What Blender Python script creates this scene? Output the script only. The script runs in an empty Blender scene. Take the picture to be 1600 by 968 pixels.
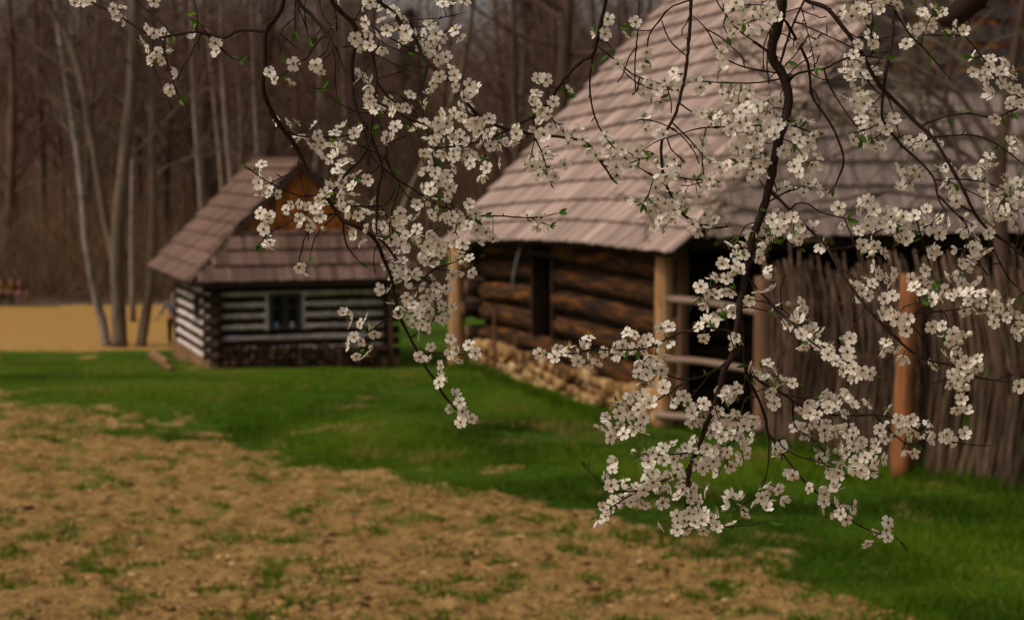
import bpy, bmesh, math, random
import numpy as np
from mathutils import Vector, Matrix

random.seed(7)
rng = np.random.default_rng(7)
R = math.radians
SC = bpy.context.scene
COL = SC.collection

# ---------------------------------------------------------------- camera
F = 1600 * 70 / 36.0
EYE = 1.65
HORIZON = 255
PITCH = math.atan((484 - HORIZON) / F)
cp, sp = math.cos(PITCH), math.sin(PITCH)


def ray(px, py):
    zc = -(py - 484) / F
    return ((px - 800) / F, cp + sp * zc, -sp + cp * zc)


def at(px, py, Y):
    r = ray(px, py)
    k = Y / r[1]
    return Vector((r[0] * k, Y, EYE + r[2] * k))


def proj(p):
    x, y, z = p[0], p[1], p[2] - EYE
    yc = cp * y - sp * z
    zc = sp * y + cp * z
    return 800 + F * x / yc, 484 - F * zc / yc


# ---------------------------------------------------------------- noise
def hash2(ix, iy, seed):
    n = (ix.astype(np.int64) * 374761393 + iy.astype(np.int64) * 668265263 + seed * 974634777) & 0xFFFFFFFF
    n = ((n ^ (n >> 13)) * 1274126177) & 0xFFFFFFFF
    n = n ^ (n >> 16)
    return (n & 0xFFFF) / 65535.0


def vnoise(x, y, seed=0):
    x = np.asarray(x, float); y = np.asarray(y, float)
    ix = np.floor(x); iy = np.floor(y)
    fx = x - ix; fy = y - iy
    fx = fx * fx * (3 - 2 * fx); fy = fy * fy * (3 - 2 * fy)
    a = hash2(ix, iy, seed); b = hash2(ix + 1, iy, seed)
    c = hash2(ix, iy + 1, seed); d = hash2(ix + 1, iy + 1, seed)
    return (a * (1 - fx) + b * fx) * (1 - fy) + (c * (1 - fx) + d * fx) * fy


def fbm(x, y, seed=0, oct=4):
    s = 0; a = .5; t = 0
    for o in range(oct):
        s = s + a * vnoise(x * 2 ** o, y * 2 ** o, seed + o * 17); t += a; a *= .5
    return s / t


# ---------------------------------------------------------------- terrain
_py = np.array([-400, -60, -20, 0, 6, 12, 18, 24, 28, 34, 40, 45, 53, 60, 75, 90, 110, 150, 220, 420.])
_pd = np.array([-9., -3.5, -.2, 1.65, 2.45, 3.12, 3.64, 4.02, 4.16, 4.27, 4.5, 4.84, 5.5, 5.82, 6.05, 6.25, 6.0, 0.5, -9., -22.])
_ys = np.arange(-400, 420.01, .25)
_ds = np.interp(_ys, _py, _pd)
_k = np.hanning(17); _k /= _k.sum()
_pad = np.pad(_ds, 8, mode='edge')
_ds = np.convolve(_pad, _k, mode='valid')


def H0(x, y):
    x = np.asarray(x, float); y = np.asarray(y, float)
    z = EYE - np.interp(y, _ys, _ds)
    z = z + .22 * np.exp(-(((x + .9) / 1.6) ** 2 + ((y - 43.2) / 3.0) ** 2))
    z = z - .22 * np.exp(-(((x - 2.6) / 3.2) ** 2 + ((y - 33) / 4.5) ** 2))
    z = z + (fbm(x * .22, y * .22, 3, 3) - .5) * .22 * np.clip((y - 8) / 10, 0, 1)
    return z


def ground_hit(px, py):
    r = ray(px, py)
    lo, hi = 2.0, 200.0
    prev = 2.0
    Y = 2.0
    while Y < 200:
        z = EYE + r[2] / r[1] * Y; x = r[0] / r[1] * Y
        if z < float(H0(x, Y)):
            lo, hi = prev, Y
            break
        prev = Y; Y += .5
    for _ in range(25):
        m = (lo + hi) / 2
        if EYE + r[2] / r[1] * m < float(H0(r[0] / r[1] * m, m)): hi = m
        else: lo = m
    return Vector((r[0] / r[1] * hi, hi, EYE + r[2] / r[1] * hi))


# ---------------------------------------------------------------- mesh builder
class MB:
    def __init__(s): s.v = []; s.f = []; s.uv = []; s.r = []; s.m = []

    def face(s, idx, uv=None, r=.5, m=0):
        s.f.append(idx); s.uv.append(uv or [(0, 0)] * len(idx)); s.r.append(r); s.m.append(m)

    def box(s, o, a, b, c, r=None, m=0, jit=0):
        """o corner, a = long axis, b = across, c = thickness"""
        r = random.random() if r is None else r
        o, a, b, c = Vector(o), Vector(a), Vector(b), Vector(c)
        i = len(s.v)
        for k in range(8):
            p = o + a * (k & 1) + b * (k >> 1 & 1) + c * (k >> 2 & 1)
            if jit: p = p + Vector((random.uniform(-jit, jit), random.uniform(-jit, jit), random.uniform(-jit, jit)))
            s.v.append(tuple(p))
        la, lb, lc = a.length, b.length, c.length
        off = r * 37.0
        for q, w, h in (((0, 1, 3, 2), la, lb), ((4, 6, 7, 5), -1, 0), ((0, 4, 5, 1), la, lc), ((2, 3, 7, 6), la, lc), ((0, 2, 6, 4), lb, lc), ((1, 5, 7, 3), lb, lc)):
            if w == -1: uv = [(off, off), (off, off + lb), (off + la, off + lb), (off + la, off)]
            elif q[1] in (1,): uv = [(off, off), (off + la, off), (off + la, off + lb), (off, off + lb)]
            elif q == (0, 4, 5, 1): uv = [(off, off), (off, off + lc), (off + la, off + lc), (off + la, off)]
            elif q == (2, 3, 7, 6): uv = [(off, off), (off + la, off), (off + la, off + lc), (off, off + lc)]
            else: uv = [(off, off), (off + .02, off), (off + .02, off + .1), (off, off + .1)]
            s.face([i + j for j in q], uv, r, m)

    def tube(s, pts, rad, n=6, r=None, m=0, caps=True, mcap=None, rough=0):
        r = random.random() if r is None else r
        P = [Vector(p) for p in pts]
        if len(P) < 2: return
        if not hasattr(rad, '__len__'): rad = [rad] * len(P)
        t0 = (P[1] - P[0]).normalized()
        ref = Vector((0, 0, 1)) if abs(t0.z) < .9 else Vector((1, 0, 0))
        nx = t0.cross(ref).normalized()
        base = len(s.v); L = 0; Ls = []
        for k, p in enumerate(P):
            t = (P[min(k + 1, len(P) - 1)] - P[max(k - 1, 0)])
            t = t.normalized() if t.length > 1e-9 else t0
            nx = (nx - t * nx.dot(t))
            nx = nx.normalized() if nx.length > 1e-6 else t.orthogonal().normalized()
            ny = t.cross(nx)
            if k: L += (p - P[k - 1]).length
            Ls.append(L)
            for j in range(n):
                a = 2 * math.pi * j / n
                q = rad[k] * (1 + (random.uniform(-rough, rough) if rough else 0))
                s.v.append(tuple(p + nx * (q * math.cos(a)) + ny * (q * math.sin(a))))
        off = r * 37.0
        cw = 2 * math.pi * rad[0] / n
        for k in range(len(P) - 1):
            for j in range(n):
                j2 = (j + 1) % n
                s.face([base + k * n + j, base + k * n + j2, base + (k + 1) * n + j2, base + (k + 1) * n + j],
                       [(off + Ls[k], off + cw * j), (off + Ls[k], off + cw * (j + 1)), (off + Ls[k + 1], off + cw * (j + 1)), (off + Ls[k + 1], off + cw * j)], r, m)
        if caps and n > 2:
            mc = m if mcap is None else mcap
            e = base + (len(P) - 1) * n
            s.face([base + j for j in reversed(range(n))], [(off + .3 * math.cos(j), off + .3 * math.sin(j)) for j in range(n)], r, mc)
            s.face([e + j for j in range(n)], [(off + .3 * math.cos(j), off + .3 * math.sin(j)) for j in range(n)], r, mc)

    def build(s, name, mats, parent=None, smooth=False, loc=None):
        me = bpy.data.meshes.new(name)
        me.from_pydata(s.v, [], s.f)
        if not isinstance(mats, (list, tuple)): mats = [mats]
        for mt in mats: me.materials.append(mt)
        uvl = me.uv_layers.new(name='UVMap')
        flat = np.array([c for fu in s.uv for uv in fu for c in uv], dtype=np.float32)
        uvl.data.foreach_set('uv', flat)
        at_ = me.attributes.new('rnd', 'FLOAT', 'FACE')
        at_.data.foreach_set('value', np.array(s.r, dtype=np.float32))
        me.polygons.foreach_set('material_index', np.array(s.m, dtype=np.int32))
        if smooth: me.polygons.foreach_set('use_smooth', np.ones(len(s.f), dtype=bool))
        me.update()
        o = bpy.data.objects.new(name, me)
        COL.objects.link(o)
        if parent: o.parent = parent
        if loc is not None: o.location = loc
        return o


def np_mesh(name, verts, faces, mat, rnd=None, attrs=None, smooth=False, parent=None):
    """verts (n,3), faces (m,k)"""
    me = bpy.data.meshes.new(name)
    n, m, k = len(verts), len(faces), faces.shape[1]
    me.vertices.add(n); me.vertices.foreach_set('co', verts.astype(np.float32).ravel())
    me.loops.add(m * k); me.loops.foreach_set('vertex_index', faces.astype(np.int32).ravel())
    me.polygons.add(m)
    me.polygons.foreach_set('loop_start', np.arange(0, m * k, k, dtype=np.int32))
    me.polygons.foreach_set('loop_total', np.full(m, k, dtype=np.int32))
    if smooth: me.polygons.foreach_set('use_smooth', np.ones(m, dtype=bool))
    me.update(calc_edges=True)
    if rnd is not None:
        a = me.attributes.new('rnd', 'FLOAT', 'FACE'); a.data.foreach_set('value', rnd.astype(np.float32))
    for nm, val in (attrs or {}).items():
        a = me.attributes.new(nm, 'FLOAT', 'POINT'); a.data.foreach_set('value', val.astype(np.float32))
    me.materials.append(mat)
    me.validate()
    o = bpy.data.objects.new(name, me); COL.objects.link(o)
    if parent: o.parent = parent
    return o


def tag(o, label=None, cat=None, group=None, kind=None):
    if label: o['label'] = label
    if cat: o['category'] = cat
    if group: o['group'] = group
    if kind: o['kind'] = kind
    return o


def empty(name, loc=(0, 0, 0), rz=0):
    o = bpy.data.objects.new(name, None); COL.objects.link(o)
    o.location = loc; o.rotation_euler = (0, 0, rz); o.empty_display_size = .3
    return o


def copy_tree(o, parent=None):
    c = o.copy(); COL.objects.link(c)
    if parent: c.parent = parent
    for ch in list(o.children): copy_tree(ch, c)
    return c


# ---------------------------------------------------------------- materials
def new_mat(name):
    m = bpy.data.materials.new(name); m.use_nodes = True
    nt = m.node_tree
    b = nt.nodes['Principled BSDF']
    b.inputs['Roughness'].default_value = .85
    b.inputs['Specular IOR Level'].default_value = .1
    return m, nt, b


def N(nt, t, **kw):
    n = nt.nodes.new(t)
    for k, v in kw.items(): setattr(n, k, v)
    return n


def ramp(nt, stops):
    r = N(nt, 'ShaderNodeValToRGB')
    el = r.color_ramp.elements
    while len(el) > 1: el.remove(el[-1])
    el[0].position = stops[0][0]; el[0].color = (*stops[0][1], 1)
    for p, c in stops[1:]:
        e = el.new(p); e.color = (*c, 1)
    return r


def noise(nt, vec, scale, detail=4, rough=.6, mapping=None):
    n = N(nt, 'ShaderNodeTexNoise'); n.inputs['Scale'].default_value = scale
    n.inputs['Detail'].default_value = detail; n.inputs['Roughness'].default_value = rough
    if mapping:
        mp = N(nt, 'ShaderNodeMapping'); mp.inputs['Scale'].default_value = mapping
        nt.links.new(vec, mp.inputs['Vector']); vec = mp.outputs['Vector']
    nt.links.new(vec, n.inputs['Vector'])
    return n


def mixc(nt, fac, a, b, mode='MIX'):
    m = N(nt, 'ShaderNodeMix', data_type='RGBA', blend_type=mode)
    for src, inp in ((fac, m.inputs[0]), (a, m.inputs[6]), (b, m.inputs[7])):
        if hasattr(src, 'is_linked') or hasattr(src, 'links'): nt.links.new(src, inp)
        elif isinstance(src, (int, float)): inp.default_value = src
        else: inp.default_value = (*src, 1)
    return m.outputs[2]


def mapr(nt, v, a, b, c, d):
    m = N(nt, 'ShaderNodeMapRange'); nt.links.new(v, m.inputs[0])
    for i, k in enumerate((a, b, c, d)): m.inputs[i + 1].default_value = k
    return m.outputs[0]


def wood(name, cols, stretch=(1.2, 30, 1), patch=None, patch_cov=.6, rvar=(.65, 1.25), bump=.5, patch_scale=1.3, pstretch=(1, 2.2, 1)):
    """streaks along uv.x ; optional large patches of another colour"""
    m, nt, b = new_mat(name)
    uv = N(nt, 'ShaderNodeTexCoord').outputs['UV']
    n1 = noise(nt, uv, 1, 5, .65, stretch)
    k = len(cols)
    cr = ramp(nt, [(.25 + .5 * i / (k - 1), c) for i, c in enumerate(cols)])
    nt.links.new(n1.outputs['Fac'], cr.inputs[0])
    col = cr.outputs[0]
    if patch:
        n2 = noise(nt, uv, patch_scale, 4, .65, pstretch)
        f = mapr(nt, n2.outputs['Fac'], patch_cov - .06, patch_cov + .1, 0, 1)
        col = mixc(nt, f, col, patch)
    at_ = N(nt, 'ShaderNodeAttribute', attribute_name='rnd')
    br = mapr(nt, at_.outputs['Fac'], 0, 1, *rvar)
    comb = N(nt, 'ShaderNodeCombineColor')
    for i in range(3): nt.links.new(br, comb.inputs[i])
    col = mixc(nt, 1.0, col, comb.outputs[0], 'MULTIPLY')
    nt.links.new(col, b.inputs['Base Color'])
    bp = N(nt, 'ShaderNodeBump'); bp.inputs['Strength'].default_value = bump; bp.inputs['Distance'].default_value = .01
    nt.links.new(n1.outputs['Fac'], bp.inputs['Height']); nt.links.new(bp.outputs[0], b.inputs['Normal'])
    return m


def plain(name, col, rough=.8, var=.25, scale=8):
    m, nt, b = new_mat(name)
    oc = N(nt, 'ShaderNodeTexCoord').outputs['Object']
    n1 = noise(nt, oc, scale, 4)
    c0 = tuple(c * (1 - var) for c in col); c1 = tuple(min(1, c * (1 + var)) for c in col)
    cr = ramp(nt, [(.3, c0), (.7, c1)]); nt.links.new(n1.outputs['Fac'], cr.inputs[0])
    nt.links.new(cr.outputs[0], b.inputs['Base Color']); b.inputs['Roughness'].default_value = rough
    return m


def rnd_mat(name, stops, rough=.8, trans=0):
    m, nt, b = new_mat(name)
    at_ = N(nt, 'ShaderNodeAttribute', attribute_name='rnd')
    cr = ramp(nt, stops); nt.links.new(at_.outputs['Fac'], cr.inputs[0])
    nt.links.new(cr.outputs[0], b.inputs['Base Color']); b.inputs['Roughness'].default_value = rough
    if trans:
        t = N(nt, 'ShaderNodeBsdfTranslucent'); nt.links.new(cr.outputs[0], t.inputs['Color'])
        mx = N(nt, 'ShaderNodeMixShader'); mx.inputs[0].default_value = trans
        out = nt.nodes['Material Output']
        nt.links.new(b.outputs[0], mx.inputs[1]); nt.links.new(t.outputs[0], mx.inputs[2]); nt.links.new(mx.outputs[0], out.inputs[0])
    return m


M = {}
M['barn_shingle'] = wood('barn_shingle', [(.13, .092, .078), (.41, .305, .265), (.57, .445, .39)], (.5, 9, 1), rvar=(.5, 1.25), patch=(.15, .12, .095), patch_cov=.63, patch_scale=.55, pstretch=(1, 1.6, 1))
M['barn_gable'] = wood('barn_gable', [(.03, .022, .022), (.065, .048, .046), (.10, .076, .072)], (.7, 22, 1), rvar=(.65, 1.2))  # upper gable courses: shading below the overhang is put into this dark colour
M['barn_lower'] = wood('barn_lower', [(.14, .103, .094), (.37, .285, .26), (.5, .395, .36)], (.7, 14, 1), rvar=(.65, 1.2))  # lower gable courses: colour brightened because this face gets no sun
M['fresh_wood'] = wood('fresh_wood', [(.16, .05, .015), (.3, .1, .03), (.38, .14, .045)], (1, 12, 1))
M['cabin_shingle'] = wood('cabin_shingle', [(.07, .042, .033), (.175, .11, .087), (.26, .178, .142)], (.7, 16, 1), rvar=(.6, 1.3), patch=(.075, .058, .04), patch_cov=.63, patch_scale=.6, pstretch=(1, 1.6, 1))
M['barn_log'] = wood('barn_log', [(.008, .005, .004), (.035, .02, .012), (.095, .046, .02)], (1.6, 14, 1), bump=1.0, patch=(.19, .072, .018), patch_cov=.535, rvar=(.55, 1.2), patch_scale=.9, pstretch=(1, 7, 1))
M['dark_log'] = wood('dark_log', [(.012, .008, .006), (.03, .018, .012), (.055, .032, .02)], (1.0, 9, 1), rvar=(.6, 1.3))
M['cabin_log'] = wood('cabin_log', [(.018, .011, .008), (.04, .024, .016), (.065, .04, .026)], (1.0, 9, 1), rvar=(.7, 1.3))
M['post'] = wood('post', [(.10, .05, .025), (.5, .31, .16), (.68, .5, .32)], (.7, 11, 1), patch=(.36, .14, .04), patch_cov=.53, pstretch=(1, 6, 1), rvar=(.85, 1.1))
M['post_red'] = wood('post_red', [(.06, .024, .012), (.28, .11, .042), (.38, .175, .08)], (.7, 11, 1), patch=(.14, .06, .03), patch_cov=.55, pstretch=(1, 6, 1), rvar=(.85, 1.1))
M['post_dark'] = wood('post_dark', [(.08, .042, .024), (.17, .095, .055), (.25, .15, .09)], (.8, 10, 1), rvar=(.85, 1.1))
M['rail'] = wood('rail', [(.13, .09, .07), (.24, .17, .13), (.32, .24, .18)], (.8, 14, 1), rvar=(.8, 1.15))
M['rod'] = wood('rod', [(.04, .024, .015), (.11, .07, .046), (.2, .14, .1)], (2, 14, 1), rvar=(.3, 1.45))
M['gable_board'] = wood('gable_board', [(.2, .066, .017), (.42, .14, .035), (.52, .2, .052)], (.8, 14, 1), patch=(.05, .022, .012), patch_cov=.6, rvar=(.55, 1.2))
M['trim'] = wood('trim', [(.03, .02, .016), (.06, .04, .032), (.08, .055, .045)], (1, 14, 1))
M['lime'] = plain('lime', (.64, .56, .53), .95, .38, 6)
M['stone'] = plain('stone', (.24, .2, .15), .95, .45, 6)
M['glass'] = plain('glass', (.012, .016, .013), .08, .2, 2)
M['fw_bark'] = plain('fw_bark', (.11, .065, .036), .95, .4, 12)
M['fw_end'] = rnd_mat('fw_end', [(0, (.42, .25, .11)), (.5, (.52, .34, .165)), (1, (.6, .43, .24))])
M['fwd_bark'] = plain('fwd_bark', (.035, .022, .016), .95, .4, 12)
M['fwd_end'] = rnd_mat('fwd_end', [(0, (.03, .018, .012)), (.6, (.075, .042, .026)), (1, (.15, .085, .05))])
M['rope'] = plain('rope', (.2, .19, .18))
M['blue'] = plain('blue', (.14, .25, .38), .3)
M['white_glaze'] = plain('white_glaze', (.5, .5, .48), .3)

# bark of the blossoming tree
m, nt, b = new_mat('plum_bark')
uv = N(nt, 'ShaderNodeTexCoord').outputs['UV']
n1 = noise(nt, uv, 1, 6, .7, (160, 300, 1))
cr = ramp(nt, [(.3, (.010, .006, .005)), (.55, (.032, .019, .014)), (.8, (.08, .052, .04))])
nt.links.new(n1.outputs['Fac'], cr.inputs[0]); nt.links.new(cr.outputs[0], b.inputs['Base Color'])
bp = N(nt, 'ShaderNodeBump'); bp.inputs['Strength'].default_value = .6; bp.inputs['Distance'].default_value = .0012
nt.links.new(n1.outputs['Fac'], bp.inputs['Height']); nt.links.new(bp.outputs[0], b.inputs['Normal'])
M['plum_bark'] = m


def bark(name, cols, zs=(6, 6, 1.2), bands=None):
    m, nt, b = new_mat(name)
    oc = N(nt, 'ShaderNodeTexCoord').outputs['Object']
    n1 = noise(nt, oc, 1, 5, .65, zs)
    cr = ramp(nt, [(.3, cols[0]), (.7, cols[1])]); nt.links.new(n1.outputs['Fac'], cr.inputs[0])
    col = cr.outputs[0]
    if bands:
        n2 = noise(nt, oc, 1, 4, .7, (2.5, 2.5, 7))
        f = mapr(nt, n2.outputs['Fac'], .56, .66, 0, 1)
        col = mixc(nt, f, col, bands)
    nt.links.new(col, b.inputs['Base Color'])
    bp = N(nt, 'ShaderNodeBump'); bp.inputs['Strength'].default_value = .5; bp.inputs['Distance'].default_value = .02
    nt.links.new(n1.outputs['Fac'], bp.inputs['Height']); nt.links.new(bp.outputs[0], b.inputs['Normal'])
    return m


M['birch'] = bark('birch', ((.13, .105, .085), (.33, .285, .245)), (5, 5, 2), (.06, .045, .04))
M['birch_far'] = bark('birch_far', ((.14, .11, .09), (.29, .235, .2)), (5, 5, 1.2), (.07, .05, .045))
M['bark_grey'] = bark('bark_grey', ((.08, .06, .042), (.215, .16, .115)))
M['bark_brown'] = bark('bark_brown', ((.06, .036, .026), (.135, .086, .064)))
M['twig'] = plain('twig', (.115, .069, .052), .9, .3, 1.5)
M['twig_pale'] = plain('twig_pale', (.14, .103, .08), .9, .3, 1.5)
M['needle'] = rnd_mat('needle', [(0, (.018, .022, .012)), (1, (.035, .045, .02))])
M['brush'] = rnd_mat('brush', [(0, (.07, .043, .026)), (.5, (.14, .088, .054)), (.9, (.215, .142, .088)), (1, (.21, .17, .07))])
M['wood_mass'] = rnd_mat('wood_mass', [(0, (.088, .05, .034)), (.5, (.16, .095, .065)), (1, (.24, .152, .107))])
M['bud_leaf'] = rnd_mat('bud_leaf', [(0, (.12, .12, .03)), (1, (.22, .24, .06))], .6, .3)
M['grey_limb'] = plain('grey_limb', (.2, .15, .122), .9, .35, 5)

# blossom materials
M['petal'] = rnd_mat('petal', [(0, (.86, .78, .7)), (.35, (.9, .87, .79)), (1, (.92, .9, .84))], .6, .33)
M['filament'] = rnd_mat('filament', [(0, (.55, .47, .22)), (1, (.75, .68, .42))], .6)
M['anther'] = rnd_mat('anther', [(0, (.22, .11, .02)), (1, (.5, .32, .08))], .7)
M['eye'] = rnd_mat('eye', [(0, (.07, .012, .01)), (.6, (.13, .03, .022)), (1, (.17, .1, .03))], .6)
M['pedicel'] = rnd_mat('pedicel', [(0, (.06, .10, .025)), (1, (.1, .12, .04))], .6)
M['leaf'] = rnd_mat('leaf', [(0, (.035, .09, .01)), (.6, (.08, .18, .018)), (1, (.15, .27, .035))], .45, .3)
M['bud'] = rnd_mat('bud', [(0, (.6, .55, .42)), (1, (.75, .72, .6))], .6, .2)

M['grass_blade'] = rnd_mat('grass_blade', [(0, (.022, .05, .003)), (.4, (.066, .138, .005)), (.9, (.16, .265, .01)), (1, (.28, .22, .06))], .6, .4)
M['clod'] = rnd_mat('clod', [(0, (.06, .03, .012)), (.35, (.2, .115, .042)), (.75, (.38, .24, .095)), (1, (.5, .36, .18))], .95)
M['straw'] = rnd_mat('straw', [(0, (.1, .055, .02)), (.5, (.3, .19, .075)), (1, (.5, .36, .17))], .8)

# ---- ground materials
m, nt, b = new_mat('meadow')
oc = N(nt, 'ShaderNodeTexCoord').outputs['Object']
big = noise(nt, oc, .25, 4); fine = noise(nt, oc, 5, 6, .7); mid = noise(nt, oc, 1.1, 4)
c1 = ramp(nt, [(.3, (.024, .052, .004)), (.55, (.056, .115, .006)), (.75, (.09, .16, .009))]); nt.links.new(fine.outputs['Fac'], c1.inputs[0])
c2 = ramp(nt, [(.35, (.024, .054, .004)), (.65, (.065, .13, .007))]); nt.links.new(big.outputs['Fac'], c2.inputs[0])
col = mixc(nt, .45, c1.outputs[0], c2.outputs[0])
bare = N(nt, 'ShaderNodeAttribute', attribute_name='bare')
f = mapr(nt, bare.outputs['Fac'], .25, .75, 0, 1)
col = mixc(nt, f, col, (.36, .225, .085))
nt.links.new(col, b.inputs['Base Color'])
bp = N(nt, 'ShaderNodeBump'); bp.inputs['Strength'].default_value = .8; bp.inputs['Distance'].default_value = .05
nt.links.new(fine.outputs['Fac'], bp.inputs['Height']); nt.links.new(bp.outputs[0], b.inputs['Normal'])
M['meadow'] = m

m, nt, b = new_mat('soil')
oc = N(nt, 'ShaderNodeTexCoord').outputs['Object']
fine = noise(nt, oc, 7, 7, .78); mid = noise(nt, oc, 1.6, 4); big = noise(nt, oc, .3, 3)
c1 = ramp(nt, [(.3, (.045, .021, .008)), (.43, (.2, .112, .036)), (.57, (.37, .232, .08)), (.75, (.5, .35, .14))]); nt.links.new(fine.outputs['Fac'], c1.inputs[0])
f = mapr(nt, mid.outputs['Fac'], .4, .7, 0, .3)
col = mixc(nt, f, c1.outputs[0], (.37, .225, .076))
gr = N(nt, 'ShaderNodeAttribute', attribute_name='green')
f2 = mapr(nt, gr.outputs['Fac'], .3, .95, 0, .6)
col = mixc(nt, f2, col, (.085, .13, .012))
nt.links.new(col, b.inputs['Base Color'])
bp = N(nt, 'ShaderNodeBump'); bp.inputs['Strength'].default_value = .9; bp.inputs['Distance'].default_value = .04
nt.links.new(fine.outputs['Fac'], bp.inputs['Height']); nt.links.new(bp.outputs[0], b.inputs['Normal'])
M['soil'] = m

m, nt, b = new_mat('stubble')
oc = N(nt, 'ShaderNodeTexCoord').outputs['Object']
fine = noise(nt, oc, 3, 6, .7); mid = noise(nt, oc, .35, 4)
c1 = ramp(nt, [(.3, (.26, .15, .04)), (.7, (.45, .27, .08))]); nt.links.new(fine.outputs['Fac'], c1.inputs[0])
f = mapr(nt, mid.outputs['Fac'], .35, .7, 0, .5)
col = mixc(nt, f, c1.outputs[0], (.38, .225, .075)); nt.links.new(col, b.inputs['Base Color'])
M['stubble'] = m

M['litter'] = plain('litter', (.14, .092, .062), .95, .4, .5)

# ---------------------------------------------------------------- ground sheets
bpx = [(-250, 610), (0, 637), (130, 652), (300, 680), (420, 700), (560, 735), (680, 752), (800, 775), (900, 808), (1000, 842), (1120, 872), (1220, 893), (1330, 925), (1480, 968), (1560, 1000)]
bpl = [ground_hit(*p) for p in bpx]
bxs = np.array([p.x for p in bpl]); bys = np.array([p.y for p in bpl])
bxs = np.concatenate([[-60], bxs, [6, 9, 14, 40]]); bys = np.concatenate([[bys[0] + 12], bys, [10.5, 7.5, 5, 3]])


def soilness(x, y):
    yb = np.interp(x, bxs, bys)
    sc = .25 + y * .022
    n = (fbm(x * .55, y * .35, 11, 4) - .5) * 4.2 + (fbm(x * 3.4, y * 1.9, 23, 3) - .5) * 4.4
    s = (yb - y) / (sc * 1.6) + n * .75
    return s


def lines(segs):
    out = []
    for a, b_, d in segs:
        n = max(1, int(round((b_ - a) / d)))
        out += list(np.linspace(a, b_, n, endpoint=False))
    out.append(segs[-1][1])
    return np.array(out)


gx = lines([(-300, -60, 20), (-60, -20, 4), (-20, -11, .6), (-11, 9.5, .075), (9.5, 20, .7), (20, 60, 4), (60, 300, 20)])
gy = lines([(-300, -20, 20), (-20, 11, 1.0), (11, 13.5, .2), (13.5, 42, .065), (42, 64, .2), (64, 95, .5), (95, 150, 3), (150, 420, 15)])
X, Y = np.meshgrid(gx, gy)
Z = H0(X, Y)
S = soilness(X, Y)
isoil = (S > 0)
fine_amt = np.clip((Y - 11) / 3, 0, 1) * np.clip((44 - Y) / 4, 0, 1)
rough = (fbm(X * 3.1, Y * 3.1, 41, 4) - .5) * .13 + (np.abs(fbm(X * 7.5, Y * 7.5, 51, 3) - .5)) * .17
gentle = (fbm(X * 1.3, Y * 1.3, 61, 3) - .5) * .12
w = np.clip(S * .8 + .3, 0, 1)
Z = Z + fine_amt * (rough * w + gentle * (1 - w))
Z = Z + np.clip((Y - 42) / 3, 0, 1) * np.clip((95 - Y) / 5, 0, 1) * (fbm(X * .9, Y * .9, 71, 3) - .5) * .12
bare = np.clip(S * .7 + 1.25, 0, 1) * np.clip((fbm(X * 1.6, Y * 1.0, 81, 4) - .45) * 9, 0, 1) * .95 * (Y < 45)
bare = np.maximum(bare, np.clip((fbm(X * .7, Y * .45, 85, 4) - .66) * 8, 0, .75) * (Y > 14) * (Y < 63))
green = np.clip((fbm(X * 3.4, Y * 2.2, 91, 4) - .56) * 12, 0, 1) * np.clip(1.15 - S * .04, .55, 1)
green = np.maximum(green, np.clip(.55 - S * .7 + (fbm(X * 3, Y * 2, 191, 3) - .5) * 1.6, 0, 1) * .8 * (S < 1.6))
ny, nx = X.shape
V = np.stack([X, Y, Z], -1).reshape(-1, 3)
idx = np.arange(ny * nx).reshape(ny, nx)
Q = np.stack([idx[:-1, :-1], idx[:-1, 1:], idx[1:, 1:], idx[1:, :-1]], -1).reshape(-1, 4)
cx = (X[:-1, :-1] + X[1:, 1:]).ravel() / 2; cy = (Y[:-1, :-1] + Y[1:, 1:]).ravel() / 2
sc_ = S[:-1, :-1].ravel() > 0
fe = 61.6 + (fbm(cx * .3, cy * .1, 101, 2) - .5) * 1.5
cls = np.zeros(len(Q), int)
cls[sc_ & (cy < 60)] = 1
cls[(cy > fe) & (cy < 88 + (fbm(cx * .2, cy * 0, 7, 2) - .5) * 3) & (cx < -6.5)] = 2
cls[(cy >= 88) & (cls != 2)] = 3
for k, (nm, mt) in enumerate((('meadow', 'meadow'), ('ploughed_field', 'soil'), ('stubble_field', 'stubble'), ('forest_floor', 'litter'))):
    q = Q[cls == k]
    u, inv = np.unique(q, return_inverse=True)
    o = np_mesh(nm, V[u], inv.reshape(-1, 4), M[mt], attrs={'bare': bare.ravel()[u], 'green': green.ravel()[u]}, smooth=True)
    tag(o, kind='structure')


def Hs(x, y):
    """bilinear sample of the finished sheet"""
    x = np.atleast_1d(np.asarray(x, float)); y = np.atleast_1d(np.asarray(y, float))
    i = np.clip(np.searchsorted(gx, x) - 1, 0, nx - 2); j = np.clip(np.searchsorted(gy, y) - 1, 0, ny - 2)
    fx = (x - gx[i]) / (gx[i + 1] - gx[i]); fy = (y - gy[j]) / (gy[j + 1] - gy[j])
    return (Z[j, i] * (1 - fx) + Z[j, i + 1] * fx) * (1 - fy) + (Z[j + 1, i] * (1 - fx) + Z[j + 1, i + 1] * fx) * fy


def hz(x, y): return float(Hs(x, y)[0])


# ---- grass blades / weeds / clods (uncountable)
def frustum_points(n, y0, y1, power=1.0):
    y = y0 * (y1 / y0) ** (rng.random(n) ** power)
    x = (rng.random(n) * 2 - 1) * .285 * y
    return x, y


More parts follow.
